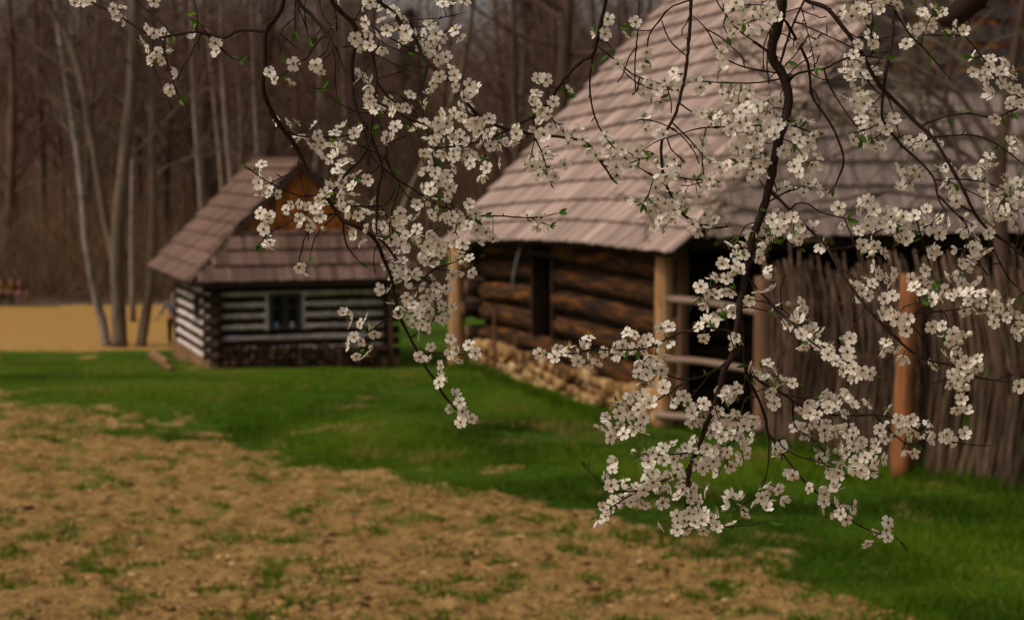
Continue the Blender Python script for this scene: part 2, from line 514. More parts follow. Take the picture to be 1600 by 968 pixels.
def blades(name, x, y, h, wd, lean, mat, rnd):
    z = Hs(x, y) - .01
    a = rng.random(len(x)) * 2 * np.pi
    n = len(x)
    dx, dy = np.cos(a) * wd / 2, np.sin(a) * wd / 2
    lx, ly = rng.normal(0, 1, n) * lean * h, rng.normal(0, 1, n) * lean * h
    v = np.empty((n, 3, 3))
    v[:, 0] = np.stack([x - dx, y - dy, z], -1); v[:, 1] = np.stack([x + dx, y + dy, z], -1)
    v[:, 2] = np.stack([x + lx, y + ly, z + h], -1)
    return np_mesh(name, v.reshape(-1, 3), np.arange(n * 3).reshape(-1, 3), mat, rnd=rnd)


x, y = frustum_points(520000, 13.5, 64)
s = soilness(x, y)
ba = np.clip((fbm(x * 1.6, y * 1.0, 81, 4) - .45) * 9, 0, 1) * np.clip(s * .7 + 1.25, 0, 1)
keep = (s + .9 * np.abs(rng.normal(0, 1, len(x))) ** 1.5 * -.55 < .15) & (rng.random(len(x)) > ba * .8) & ~((x < -6.5) & (y > 60.8 + np.abs(rng.normal(0, 1.1, len(x)))))
x, y = x[keep], y[keep]
tuft = fbm(x * .8, y * .8, 131, 3)
h = (.035 + .085 * np.clip((60 - y) / 30, .45, 1) * np.clip(tuft * 2.4 - .8, 0, 1.3)) * (.6 + .8 * rng.random(len(x)))
rn = np.clip(-.25 + fbm(x * .45, y * .22, 141, 4) * 1.4 + np.clip((y - 30) / 40, 0, .35) - .1 * (y < 24) + rng.normal(0, .12, len(x)), 0, .93)
rn[rng.random(len(x)) < .02 + .55 * np.clip((fbm(x * .9, y * .6, 147, 4) - .62) * 9, 0, 1)] = 1.0
tag(blades('grass', x, y, h, .012 + .00035 * y, .45, M['grass_blade'], rn), 'short green spring grass growing over the meadow', 'grass', kind='stuff')

# weeds sprouting in the ploughed soil
nc = 2600
wx, wy = frustum_points(nc, 13.3, 42)
gsel = (soilness(wx, wy) > -.2) & (fbm(wx * 3.4, wy * 2.2, 91, 4) > .52)
wx, wy = wx[gsel], wy[gsel]
rep = rng.integers(10, 46, len(wx))
x = np.repeat(wx, rep) + rng.normal(0, .06, rep.sum()); y = np.repeat(wy, rep) + rng.normal(0, .07, rep.sum())
tag(blades('weeds', x, y, .03 + .06 * rng.random(len(x)), .02, .6, M['grass_blade'], np.clip(.45 + rng.normal(0, .2, len(x)), 0, .9)),
    'small green weeds sprouting in the ploughed brown soil', 'weeds', kind='stuff')

# clods
ico = bmesh.new(); bmesh.ops.create_icosphere(ico, subdivisions=1, radius=1)
iv = np.array([v.co[:] for v in ico.verts]); ifc = np.array([[v.index for v in f.verts] for f in ico.faces]); ico.free()
cxx, cyy = frustum_points(30000, 13.3, 40)
sel = soilness(cxx, cyy) > .1
sel &= rng.random(len(cxx)) < np.clip((fbm(cxx * .9, cyy * .9, 151, 3) - .2) * 2.2, .12, 1)
cxx, cyy = cxx[sel], cyy[sel]
n = len(cxx)
r = .008 + .034 * rng.random(n) ** 5
vv = iv[None] * (1 + rng.normal(0, .34, (n, len(iv), 1))) * r[:, None, None]
vv = vv * np.stack([1 + rng.random(n) * .7, 1 + rng.random(n) * .5, .4 + rng.random(n) * .3], -1)[:, None, :]
vv[..., 0] += cxx[:, None]; vv[..., 1] += cyy[:, None]; vv[..., 2] += (Hs(cxx, cyy) + r * .02)[:, None]
ff = (ifc[None] + (np.arange(n) * len(iv))[:, None, None]).reshape(-1, 3)
tag(np_mesh('soil_clods', vv.reshape(-1, 3), ff, M['clod'], rnd=np.repeat(np.clip(rng.normal(.45, .28, n), 0, 1), len(ifc))),
    'loose brown clods of earth over the ploughed field', 'clods', kind='stuff')
# dry straw scraps lying on soil
x, y = frustum_points(60000, 13.3, 40)
k = soilness(x, y) > -.3
x, y = x[k], y[k]
tag(blades('straw_scraps', x, y, (.012 + .02 * rng.random(len(x))), .022, 2.0, M['straw'], rng.random(len(x))),
    'dry straw scraps scattered over the ploughed field', 'straw', kind='stuff')

# ================================================================= BUILDINGS
TH = R(17)


def shingles(mb, O, eL, eU, length, height, course, lmin, lmax, zfun=None, wmin=.1, wmax=.19, lift=.072, thick=.03, m=0, mfun=None):
    """boards laid in courses on a plane: O origin, eL along the eave, eU up the slope"""
    O, eL, eU = Vector(O), Vector(eL).normalized(), Vector(eU).normalized()
    nrm = eL.cross(eU)
    if nrm.z < 0: nrm = -nrm
    k = 0; h = 0
    while h < height:
        top = min(h + course * 1.12, height)
        l = lmin(h) - random.random() * .1
        lend = lmax(h)
        while l < lend:
            w = random.uniform(wmin, wmax)
            hm = (h + top) / 2
            a, b_ = max(l, lmin(hm)), min(l + w - .006, lmax(hm))
            l += w
            if b_ - a < .02: continue
            dz = random.uniform(-.012, .012)
            hh = h + dz if h > 0 else h - random.random() ** 2 * .045
            p = O + eL * a + eU * hh + nrm * (lift + random.uniform(0, .012))
            q = O + eL * a + eU * top + nrm * .004
            off = zfun(a, h) if zfun else 0
            p.z += off; q.z += off
            mb.box(p, q - p, eL * (b_ - a), nrm * thick, m=mfun(h) if mfun else m)
        h += course; k += 1


def sheet(mb, pts, thick, m=0, up=True):
    """closed thin slab below polygon pts"""
    P = [Vector(p) for p in pts]
    nrm = (P[1] - P[0]).cross(P[2] - P[0]).normalized()
    if (nrm.z < 0) == up: nrm = -nrm
    i = len(mb.v); n = len(P)
    for p in P: mb.v.append(tuple(p))
    for p in P: mb.v.append(tuple(p - nrm * thick))
    mb.face([i + j for j in range(n)], r=.4, m=m); mb.face([i + n + j for j in reversed(range(n))], r=.4, m=m)
    for j in range(n): mb.face([i + j, i + (j + 1) % n, i + n + (j + 1) % n, i + n + j], r=.4, m=m)


def log_obj(p, q, r0, r1, mat, parent, name='log', n=10, mend=None, flat=.0):
    mb = MB(); p, q = Vector(p), Vector(q)
    K = 9
    rr = random.random()
    pts = []; rad = []
    side = (q - p).cross(Vector((0, 0, 1))).normalized()
    ph = random.random() * 6
    for k in range(K):
        t = k / (K - 1)
        pts.append(p.lerp(q, t) + Vector((0, 0, .018 * math.sin(ph + t * 5))) + side * (.012 * math.sin(ph * 2 + t * 7)))
        rad.append((r0 + (r1 - r0) * t) * random.uniform(.95, 1.04))
    mb.tube(pts, rad, n, r=rr, m=0, mcap=1 if mend else 0, rough=.03)
    return mb.build(name, [mat, mend] if mend else [mat], parent, smooth=True)


# ---------------------------------------------------------------- BARN
K = at(1055, 400, 32.0)
GZ = -2.75                       # local reference: ground near the right post, world z
barn = empty('log_barn', (K.x, K.y, GZ), TH)
tag(barn, 'large old log barn with a steep grey shingled roof behind the blossoming branches', 'barn')
EZ = K.z - GZ                    # eave height over reference
L = 14.5; HW = 6.5


def sag(s, a):
    q = max(0, (s - 4) / 10.5) ** 1.6
    return -.4 * q * (1 - .35 * min(a, 5) / 5)


c45 = math.sqrt(.5)
hipb = lambda a: .275 * max(0, a - .31)
mb = MB()
shingles(mb, (0, 0, EZ), (0, 1, 0), (c45, 0, c45), L, HW / c45, .55, lambda h: hipb(h * c45), lambda h: L + .0 * h, lambda l, h: sag(l, h * c45))
shingles(mb, (2 * HW, 0, EZ), (0, 1, 0), (-c45, 0, c45), L, HW / c45, .55, lambda h: hipb(h * c45), lambda h: L, lambda l, h: sag(l, h * c45), wmin=.2, wmax=.4)
# hip caps and ridge
for sgn in (0, 1):
    for k in range(12):
        a0 = .31 + (HW - .31) * k / 12; a1 = .31 + (HW - .31) * (k + 1.05) / 12
        x0, x1 = (a0, a1) if not sgn else (2 * HW - a0, 2 * HW - a1)
        mb.tube([(x0, hipb(a0) - .01, EZ + a0 + .03), (x1, hipb(a1) - .01, EZ + a1 + .015)], [.05, .04], 5)
mb.tube([(HW, hipb(HW), EZ + HW + .05), (HW, L, EZ + HW + sag(L, 5) + .05)], .1, 6)
# underside: boarded slab
for x0, x1 in ((0, HW), (2 * HW, HW)):
    P = []
    ss = [0, 4, 7, 9, 11, 13, L]
    for s0, s1 in zip(ss[:-1], ss[1:]):
        f0 = hipb(HW) if s0 == 0 else s0
        sheet(mb, [(x0, s0, EZ + sag(s0, 0)), (x0, s1, EZ + sag(s1, 0)), (x1, s1, EZ + HW + sag(s1, 5)), (x1, f0, EZ + HW + sag(f0, 5))], .06, m=1)
roof = mb.build('roof', [M['barn_shingle'], M['dark_log']], barn)
# steep shingled front gable
mb = MB()
slope = Vector((0, .275, 1)).normalized()
gh = (HW - .31) / slope.z
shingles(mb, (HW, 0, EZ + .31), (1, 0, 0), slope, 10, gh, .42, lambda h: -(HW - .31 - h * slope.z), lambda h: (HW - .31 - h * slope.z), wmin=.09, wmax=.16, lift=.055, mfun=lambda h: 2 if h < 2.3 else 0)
sheet(mb, [(.31, .09, EZ + .31), (2 * HW - .31, .09, EZ + .31), (HW, hipb(HW) + .09, EZ + HW)], .05, m=1, up=False)
for k in range(7, 11):           # fresh orange wood showing below the course edges
    h = k * .42; l = -2.3
    while l < HW - .5 - h * slope.z * 1.0 and l < 3:
        w = random.uniform(.08, .15)
        if random.random() < .8:
            p = Vector((HW, 0, EZ + .31)) + Vector((1, 0, 0)) * l + slope * (h - random.uniform(.05, .11)) + Vector((0, -1, .275)).normalized() * .036
            mb.box(p, slope * .16, (w - .008, 0, 0), Vector((0, -1, .275)).normalized() * .02, m=3)
        l += w
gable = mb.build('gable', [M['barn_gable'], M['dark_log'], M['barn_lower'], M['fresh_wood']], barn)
gable['label'] = 'steep dark shingled gable with orange fresh wood streaks'
mb = MB(); mb.box((.3, .12, EZ + .08), (2 * HW - .6, 0, 0), (0, .2, 0), (0, 0, .2)); mb.build('eave_beam', M['dark_log'], barn)

# log walls
WA = .75                        # wall plane of the long side
ztop = EZ + WA - .32


def core(mb, p, q, z0, z1, t=.12):
    p, q = Vector(p), Vector(q); d = q - p; s = Vector((-d.y, d.x)).normalized() * t
    mb.box((p.x - s.x / 2, p.y - s.y / 2, z0), (d.x, d.y, 0), (s.x, s.y, 0), (0, 0, z1 - z0), r=.2)


lr = .205
wall = MB(); core(wall, (WA + .1, 1.8), (WA + .1, 8.1), -.1, ztop + .2); core(wall, (WA + .1, 9.4), (WA + .1, 13.4), -.6, ztop + .05); core(wall, (WA + .1, 8.1), (WA + .1, 9.4), -.6, .8)
wallo = wall.build('wall', M['dark_log'], barn)
nl = 6
ZB = .64
for k in range(nl):
    z = ZB + k * (ztop - ZB) / (nl - .6)
    t = random.uniform(-.04, .04)
    log_obj((WA - .02, 1.75, z - .05 + t), (WA - .02, 8.1 if k else 10.6, z + .03 - t), lr * random.uniform(1.05, 1.25), lr * random.uniform(.85, 1.02), M['barn_log'], wallo, mend=M['post_dark'])
    log_obj((WA - .02, 9.4 if k else 10.6, z), (WA - .02, 13.9 + random.uniform(-.25, .2), z - .10), lr * random.uniform(.9, 1.02), lr * random.uniform(1, 1.15), M['barn_log'], wallo, mend=M['post_dark'])
for k in range(nl):          # crossing log ends at the far corner
    z = ZB - .05 + k * (ztop - ZB) / (nl - .6)
    log_obj((WA - .5 + random.uniform(-.1, .1), 13.45, z), (WA + 1.2, 13.45, z), lr * .9, lr * .9, M['dark_log'], wallo, mend=M['post_dark'])
df = MB()
df.box((WA - .2, 8.02, .86), (0, 0, 1.84), (0, .13, 0), (.3, 0, 0)); df.box((WA - .2, 9.35, .86), (0, 0, 1.84), (0, .13, 0), (.3, 0, 0)); df.box((WA - .2, 8.152, 2.5), (0, 1.196, 0), (.3, 0, 0), (0, 0, .15))
df.build('door_frame', M['dark_log'], barn)
# recessed front wall behind the porch, far gable wall, right wall
fw = MB(); core(fw, (WA + .1, 2.6), (2 * HW - WA, 2.6), -.4, EZ + .55); core(fw, (2 * HW - WA, 1.9), (2 * HW - WA, 13.4), -.5, ztop + .3)
sheet(fw, [(.05, L - .3, EZ - .5), (2 * HW - .05, L - .3, EZ - .5), (HW, L - .3, EZ + HW - .5)], .06, up=False)
core(fw, (WA, 13.5), (2 * HW - WA, 13.5), -.8, EZ + .3)
fwo = fw.build('front_wall', M['dark_log'], barn)
for k in range(9):
    z = -.1 + k * .385
    log_obj((WA + .12, 2.5, z), (2 * HW - 1.2, 2.5, z + .03), .19, .19, M['dark_log'], fwo)
# floor slab so the inside is closed
fl = MB(); fl.box((WA + .1, 2.0, -.2), (2 * HW - 2 * WA, 0, 0), (0, 11.4, 0), (0, 0, .08)); fl.build('floor_boards', M['dark_log'], barn)
# dry stone foundation below the long wall
bmi = bmesh.new(); bmesh.ops.create_icosphere(bmi, subdivisions=2, radius=1)
sv = [v.co.copy() for v in bmi.verts]; sf = [[v.index for v in f.verts] for f in bmi.faces]; bmi.free()
sv = [Vector([math.copysign(abs(c) ** .33, c) for c in v]) for v in sv]
mb = MB(); core(mb, (WA - .1, 1.4), (WA - .1, 13.3), -1.0, .40, .3)
for q in range(len(mb.m)): mb.m[q] = 1
zrow = -.75
while zrow < .40:
    hrow = random.uniform(.09, .19)
    if zrow + hrow > .36: hrow = max(.08, .47 - zrow)
    s = 1.35 + random.random() * .1
    while s < 13.35:
        w = random.choice([random.uniform(.08, .18), random.uniform(.14, .3), random.uniform(.25, .5)]); hh = hrow * random.uniform(.7, 1.3)
        i = len(mb.v); rr = random.random(); tilt = random.gauss(0, .12); sh = Vector((random.random() * 9, random.random() * 9, 0))
        for v in sv:
            n_ = 1 + .2 * math.sin(v.x * 3 + sh.x * 7) * math.sin(v.y * 2.2 + v.z * 1.7 + sh.y * 5) + random.uniform(-.06, .06)
            y_, z_ = v.y * w * .53 * n_, v.z * hh * .54 * n_
            mb.v.append((WA - .27 - .05 * math.sin(sh.y * 5) + v.x * .1 * n_ - .03 * math.sin(sh.x * 3), s + w / 2 + y_ - tilt * z_, zrow + hrow / 2 + .045 * math.sin(s * 2.1 + zrow * 9) + z_ + tilt * y_))
        for f in sf: mb.face([i + j for j in f], [(0, 0)] * 3, rr, 0)
        s += w * 1.02
    zrow += hrow
M['sandstone'] = rnd_mat('sandstone', [(0, (.07, .035, .014)), (.3, (.22, .125, .048)), (.65, (.38, .235, .1)), (1, (.48, .34, .18))], .95)
M['mortar'] = plain('mortar', (.06, .035, .018), .95)
mb.build('foundation', [M['sandstone'], M['mortar']], barn, smooth=True)


def to_world(s, a):
    return K.x - math.sin(TH) * s + math.cos(TH) * a, K.y + math.cos(TH) * s + math.sin(TH) * a


def to_local(x, y):
    dx, dy = x - K.x, y - K.y
    return -math.sin(TH) * dx + math.cos(TH) * dy, math.cos(TH) * dx + math.sin(TH) * dy


# porch posts (carry the roof: parts of the barn)
def barn_post(px, py, Yd, rad, mat, ztop_l, label, tilt=0):
    p = at(px, py, Yd); s, a = to_local(p.x, p.y)
    g = hz(p.x, p.y) - GZ - .15
    mb = MB()
    pts = [(a + tilt * t, s, g + (ztop_l - g) * t) for t in np.linspace(0, 1, 9)]
    mb.tube(pts, [rad * random.uniform(.95, 1.05) * (1.06 - .1 * t) for t in np.linspace(0, 1, 9)], 12, mcap=0, rough=.025)
    o = mb.build('porch_post', mat, barn, smooth=True); o['label'] = label
    return s, a


barn_post(1037, 650, 33.5, .165, M['post'], EZ + .25, 'pale peeled log post under the roof corner')
barn_post(714, 585, 45.2, .19, M['post'], EZ - .25, 'pale round log post at the far end of the long wall')
barn_post(1066, 645, 33.9, .1, M['post_dark'], EZ + .3, 'thin dark post close behind the pale corner post')
# board bracket over the far post
mb = MB(); mb.box((.25, 14.05, EZ - .95), (0, 0, .75), (.55, 0, 0), (0, .1, 0)); mb.box((.0, 14.0, EZ - .55), (1.3, 0, 0), (0, .18, 0), (0, 0, .2)); mb.build('bracket', M['rail'], barn)

# rail fence between the corner post and the next post
pA = at(1040, 650, 33.35); pB = at(1192, 682, 31.0)
rf = empty('rail_fence', (pB.x, pB.y, hz(pB.x, pB.y)))
tag(rf, 'low fence of three peeled grey rails between two posts at the barn porch', 'rail fence')


def rel(p, o): return Vector(p) - o.location


mb = MB(); g = hz(pB.x, pB.y); topz = at(1192, 432, 31).z
mb.tube([rel((pB.x, pB.y, g - .15 + (topz - g + .15) * t), rf) for t in np.linspace(0, 1, 8)], [.155 * random.uniform(.95, 1.05) for _ in range(8)], 12, rough=.02)
mb.build('post', M['post_dark'], rf, smooth=True)
for (ax, ay, bx_, by_, rr) in ((1046, 466, 1236, 492, .062), (1040, 559, 1215, 581, .058), (1030, 647, 1190, 668, .06)):
    p = at(ax, ay, 33.35); q = at(bx_, by_, 30.6)
    mb = MB(); pts = [rel(p.lerp(q, t), rf) + Vector((0, 0, .02 * math.sin(t * 7 + rr * 90))) for t in np.linspace(-.02, 1, 9)]
    mb.tube(pts, [rr * random.uniform(.9, 1.1) for _ in pts], 8, rough=.03)
    mb.build('rail', M['rail'], rf, smooth=True)

# wattle fence of upright rods
w0 = at(1200, 690, 30.3); w1 = at(1720, 800, 22.4)
wf = empty('wattle_fence', (w0.x, w0.y, hz(w0.x, w0.y)))
tag(wf, 'tall wattle fence of dense upright brown rods woven over rails', 'wattle fence')
mb = MB(); n = 205
dirw = (w1 - w0); dirw.z = 0; Lw = dirw.length; dirw.normalize(); nw = Vector((dirw.y, -dirw.x, 0))
if nw.y > 0: nw = -nw
zt0, zt1 = at(1240, 415, 30.0).z, at(1700, 404, 22.6).z
for i in range(n):
    t = (i + random.uniform(-.3, .3)) / n
    p = w0 + dirw * (Lw * t); g = hz(p.x, p.y) - .05
    zt = zt0 + (zt1 - zt0) * t + random.uniform(-.22, .12) + .09 * math.sin(i * .35)
    hgt = zt - g
    lean = -random.uniform(.05, .42); sgn = 1 if i % 2 else -1
    if random.random() < .2: sgn *= -1
    pts = []; rad = []
    r0 = random.uniform(.0145, .025); wv = random.uniform(.02, .05); ph = random.uniform(0, 6)
    for q in np.linspace(0, 1, 13):
        weave = .05 * math.cos(q * 3 * math.pi) * (1 if (i // 3) % 2 else -.3) + sgn * .012
        up = max(0, q - .58) / .42
        lat = lean * up ** 1.3 + .10 * math.sin(q * 6.6 + 2.6 + i * .012) + wv * math.sin(q * 6 + ph) * .25 + .10 * (1 - q) * (t - .2)
        pts.append(rel(p + dirw * lat + nw * (weave + .03 * math.sin(ph + q * 4)) + Vector((0, 0, 0)), wf) + Vector((0, 0, g - p.z + hgt * q)))
        rad.append(r0 * (1.1 - .45 * q))
    mb.tube(pts, rad, 6, rough=.05)
# short rods filling the lower half, leaning the other way
for i in range(70):
    t = random.random(); p = w0 + dirw * (Lw * t); g = hz(p.x, p.y) - .05
    hgt = random.uniform(1.2, 1.75); lean = random.uniform(-.05, .2); ph = random.random() * 6
    pts = [rel(p + dirw * (lean * q + .02 * math.sin(q * 8 + ph)) - nw * (.06 + .03 * math.sin(q * 9 + ph)), wf) + Vector((0, 0, g - p.z + hgt * q)) for q in np.linspace(0, 1, 8)]
    mb.tube(pts, [.03 * (1 - .35 * q) for q in np.linspace(0, 1, 8)], 6, rough=.05)
mb.build('rod_panel', M['rod'], wf, smooth=True)
for q in (.2, .53, .8):
    mb = MB()
    pts = []
    for t in np.linspace(0, 1, 12):
        p = w0 + dirw * (Lw * t); g = hz(p.x, p.y); zt = zt0 + (zt1 - zt0) * t
        pts.append(rel((p.x, p.y, g + (zt - g) * q + .02 * math.sin(t * 20)), wf) - nw * .07)
    mb.tube(pts, .03, 6, rough=.05); mb.build('rail', M['post_dark'], wf, smooth=True)
p3 = at(1415, 744, 25.9); g = hz(p3.x, p3.y); t3 = at(1432, 428, 25.9)
mb = MB(); mb.tube([rel(Vector((p3.x, p3.y, g - .15)).lerp(t3, t), wf) + nw * .08 for t in np.linspace(0, 1, 9)], [.14 * (1.05 - .12 * t) for t in np.linspace(0, 1, 9)], 12, rough=.02)
o = mb.build('post', M['post_red'], wf, smooth=True); o['label'] = 'orange brown peeled round post'

# pale firewood along the barn's long wall
def firewood_mesh(name, kind, r, ln, mats):
    mb = MB(); prof = []
    if kind == 0: prof = [(math.cos(a) * r, math.sin(a) * r) for a in np.linspace(0, 2 * math.pi, 9)[:-1]]
    elif kind == 1: prof = [(math.cos(a) * r * 1.15, math.sin(a) * r * 1.15 - r * .4) for a in np.linspace(0, math.pi, 6)]
    elif kind == 2: prof = [(-r * .7, -r * .7)] + [(-r * .7 + math.cos(a) * r * 1.6, -r * .7 + math.sin(a) * r * 1.6) for a in np.linspace(0, math.pi / 2, 5)]
    else: prof = [(-r, -r * .6), (r * .9, -r * .75), (r * 1.05, r * .35), (-r * .1, r * .9), (-r * .9, r * .4)]
    prof = [(a + random.uniform(-.1, .1) * r, b_ + random.uniform(-.1, .1) * r) for a, b_ in prof]
    n = len(prof); mb.v = [(a, -ln / 2, b_) for a, b_ in prof] + [(a * .97, ln / 2, b_ * .97) for a, b_ in prof]
    rr = random.random()
    for j in range(n): mb.face([j, (j + 1) % n, n + (j + 1) % n, n + j][::-1], r=rr, m=0)
    mb.face([j for j in range(n)], r=rr, m=1); mb.face([n + j for j in reversed(range(n))], r=random.random(), m=1)
    me_o = mb.build(name, mats, smooth=False)
    return me_o


def stack(protos, name, pos_fn, s0, s1, hfn, r, label, group, rz):
    """pos_fn(s, z) -> world ; courses of billets with their ends facing out"""
    s = s0; count = 0
    while s < s1:
        z = r * .8; hm = hfn(s)
        while z < hm:
            src = random.choice(protos)
            o = src if not src.users_collection or src.get('used') is None else src.copy()
            if o is not src: COL.objects.link(o)
            src['used'] = 1
            sc_ = random.uniform(.82, 1.12)
            o.location = pos_fn(s + random.uniform(-.02, .02), z)
            q = Matrix.Rotation(rz + random.uniform(-.09, .09), 4, 'Z') @ Matrix.Rotation(random.uniform(0, 6.28), 4, 'Y')
            o.rotation_euler = q.to_euler(); o.scale = (sc_, random.uniform(.9, 1.08), sc_)
            tag(o, label, 'firewood', group); count += 1
            z += r * random.uniform(1.55, 1.8)
        s += r * random.uniform(1.75, 1.95)
    return count


x, y = to_world(10.9, WA - .55); g = hz(x, y)
mb = MB(); mb.tube([(.012 * math.sin(t * 5), -.05 * t, -.1 + 1.45 * t) for t in np.linspace(0, 1, 7)], [.04, .038, .04, .036, .034, .03, .03], 7, rough=.04)
tag(mb.build('stake', M['post_dark'], loc=(x, y, g)), 'dark upright stake leaning on the barn wall left of the doorway', 'stake')

# longer tufts along the fence foot and the barn's firewood
tx = []; 
for i in range(5200):
    t = rng.random(); p = w0 + dirw * (Lw * t) + nw * (abs(rng.normal(0, .22)) - .05); tx.append((p.x, p.y))
for i in range(2600):
    q = to_world(1.5 + 12.5 * rng.random(), -.02 - abs(rng.normal(0, .2)) + .05); tx.append(q)
tx = np.array(tx)
tag(blades('grass_tufts', tx[:, 0], tx[:, 1], .10 + .2 * rng.random(len(tx)) ** 1.5, .016, .4, M['grass_blade'], np.clip(rng.normal(.38, .16, len(tx)), 0, .9)),
    'long green grass tufts along the foot of the wattle fence and barn wall', 'grass', kind='stuff')

# rope hanging from the eave
p0 = at(808, 388, 40.5)
mb = MB(); pts = [at(813 - 12 * math.sin(t * 1.5), 386 + 58 * t, 40.6) - p0 for t in np.linspace(0, 1, 9)]
mb.tube(pts, .018, 5); tag(mb.build('rope', M['rope'], loc=p0), 'pale grey rope hanging from the barn eave left of the doorway', 'rope')

# ---------------------------------------------------------------- CABIN
E0 = at(295, 443, 52.2)
CG = E0.z - 2.2
cab = empty('log_cabin', (E0.x, E0.y, CG), TH)
tag(cab, 'small log cabin with white chinking and a brown shingled roof before the wood', 'cabin')
CE = 2.2; CW = 6.42; CL = 8.8; half = CW / 2; gy0 = .95; gz0 = 1.32
hipc = lambda a: gy0 * min(a, gz0) / gz0
mb = MB()
shingles(mb, (0, 0, CE), (0, 1, 0), (c45, 0, c45), CL, half / c45, .52, lambda h: hipc(h * c45) if h * c45 < gz0 else gy0 - .12, lambda h: CL, wmin=.12, wmax=.2)
shingles(mb, (CW, 0, CE), (0, 1, 0), (-c45, 0, c45), CL, half / c45, .52, lambda h: hipc(h * c45) if h * c45 < gz0 else gy0 - .12, lambda h: CL, wmin=.12, wmax=.2)
sl = Vector((0, gy0, gz0)); shh = sl.length
shingles(mb, (half, 0, CE), (1, 0, 0), sl, 10, shh, .5, lambda h: -(half - h * gz0 / shh), lambda h: half - h * gz0 / shh, wmin=.12, wmax=.2)
for sgn in (0, 1):
    f = (lambda v: v) if not sgn else (lambda v: CW - v)
    for k in range(4):
        a0, a1 = gz0 * k / 4, gz0 * (k + 1.05) / 4
        mb.tube([(f(a0), hipc(a0), CE + a0 + .05), (f(a1), hipc(a1), CE + a1 + .03)], [.06, .05], 5)
mb.tube([(half, gy0 - .12, CE + half + .04), (half, CL, CE + half + .04)], .07, 6)
# closed underside
for x0, x1 in ((0, half), (CW, half)):
    xa = gz0 if x0 == 0 else CW - gz0
    sheet(mb, [(x0, 0, CE), (x0, CL, CE), (xa, CL, CE + gz0), (xa, gy0, CE + gz0)], .05, m=1)
    sheet(mb, [(xa, gy0 - .1, CE + gz0), (xa, CL, CE + gz0), (x1, CL, CE + half), (x1, gy0 - .1, CE + half)], .05, m=1)
sheet(mb, [(0, 0, CE), (CW, 0, CE), (CW - gz0, gy0, CE + gz0), (gz0, gy0, CE + gz0)], .05, m=1)
cr_ = mb.build('roof', [M['cabin_shingle'], M['trim']], cab)
# gable of upright boards with verge boards
mb = MB(); xx = gz0
while xx < CW - gz0:
    w = random.uniform(.16, .24); xm = xx + w / 2
    hh = (xm if xm < half else CW - xm) - gz0
    if hh > .05: mb.box((xx, gy0 + .02, CE + gz0 - .05), (0, 0, hh + .05), (w - .008, 0, 0), (0, .04, 0))
    xx += w
sheet(mb, [(gz0, gy0 + .1, CE + gz0 - .03), (CW - gz0, gy0 + .1, CE + gz0 - .03), (half, gy0 + .1, CE + half - .03)], .03, m=1, up=False)
mb.build('gable', [M['gable_board'], M['trim']], cab)['label'] = 'orange brown gable of upright boards'
for sgn in (0, 1):
    x0 = gz0 - .1 if not sgn else CW - gz0 + .1; x1 = half
    mb = MB(); d = Vector((x1 - x0, 0, half - gz0 + .1)); nn = Vector((-d.z, 0, d.x)).normalized() * .13
    if nn.z > 0: nn = -nn
    mb.box(Vector((x0, gy0 - .16, CE + gz0 - .1 + .0)), d, nn, (0, .035, 0)); mb.build('verge_board', M['trim'], cab)
for nm, o_, a_ in (('fascia', (.02, -.005, CE - .1), (CW - .04, 0, 0)),):
    mb = MB(); mb.box(o_, a_, (0, .03, 0), (0, 0, .1)); mb.build(nm, M['trim'], cab)
mb = MB(); mb.box((-.005, .04, CE - .1), (0, CL - .05, 0), (.03, 0, 0), (0, 0, .1)); mb.build('fascia', M['trim'], cab)

# walls: logs with limewashed joints
x0, x1, yf, yb = .8, .8 + 4.72, .75, .75 + 7.0
nrow = 7; z0 = .12; pitch = .298; lrad = .125


def cab_wall(p, q, name, window=None, nrm=(0, -1), gaps=None):
    """p,q ends of the wall axis, window (t0,t1,z0,z1)"""
    w = MB(); core(w, p, q, -.35, CE + .1, .16)
    if window is None: wo = w.build(name, M['cabin_log'], cab)
    else: wo = w.build(name, M['cabin_log'], cab)
    P, Qv = Vector((*p, 0)), Vector((*q, 0)); d = Qv - P
    nv = Vector((*nrm, 0))
    for k in range(nrow):
        z = z0 + k * pitch + .1
        segs = [(-.07, 1.07)] if not window or z + lrad < window[2] or z - lrad > window[3] else [(-.07, window[0]), (window[1], 1.07)]
        for a, b_ in segs:
            log_obj(P + d * a + Vector((0, 0, z)), P + d * b_ + Vector((0, 0, z)), lrad, lrad * random.uniform(.92, 1.05), M['cabin_log'], wo)
    for k in range(0 if nrm[0] else 1, nrow + 1):
        z = z0 + k * pitch - .05
        segs = [(.03, .97)] if not window or z < window[2] - .03 or z > window[3] - .02 else [(.03, window[0] - .012), (window[1] + .012, .97)]
        for a, b_ in segs:
            m_ = MB()
            pts = [P + d * (a + (b_ - a) * t) + nv * .085 + Vector((0, 0, z + random.uniform(-.008, .008))) for t in np.linspace(0, 1, 14)]
            m_.tube(pts, [.076 * random.uniform(.72, 1.14) for _ in pts], 8)
            m_.build('chinking', M['lime'], wo, smooth=True)
    return wo


tw0, tw1 = .30, .49
front = cab_wall((x0, yf), (x1, yf), 'wall', (tw0, tw1, .95, 1.85))
left = cab_wall((x0, yb), (x0, yf), 'wall', (.58, .74, 1.0, 1.75), (-1, 0))
right_ = MB(); core(right_, (x1, yf), (x1, yb), -.3, CE + .1, .16); core(right_, (x1, yb), (x0, yb), -.3, CE + .1, .16); right_.build('wall', M['cabin_log'], cab)
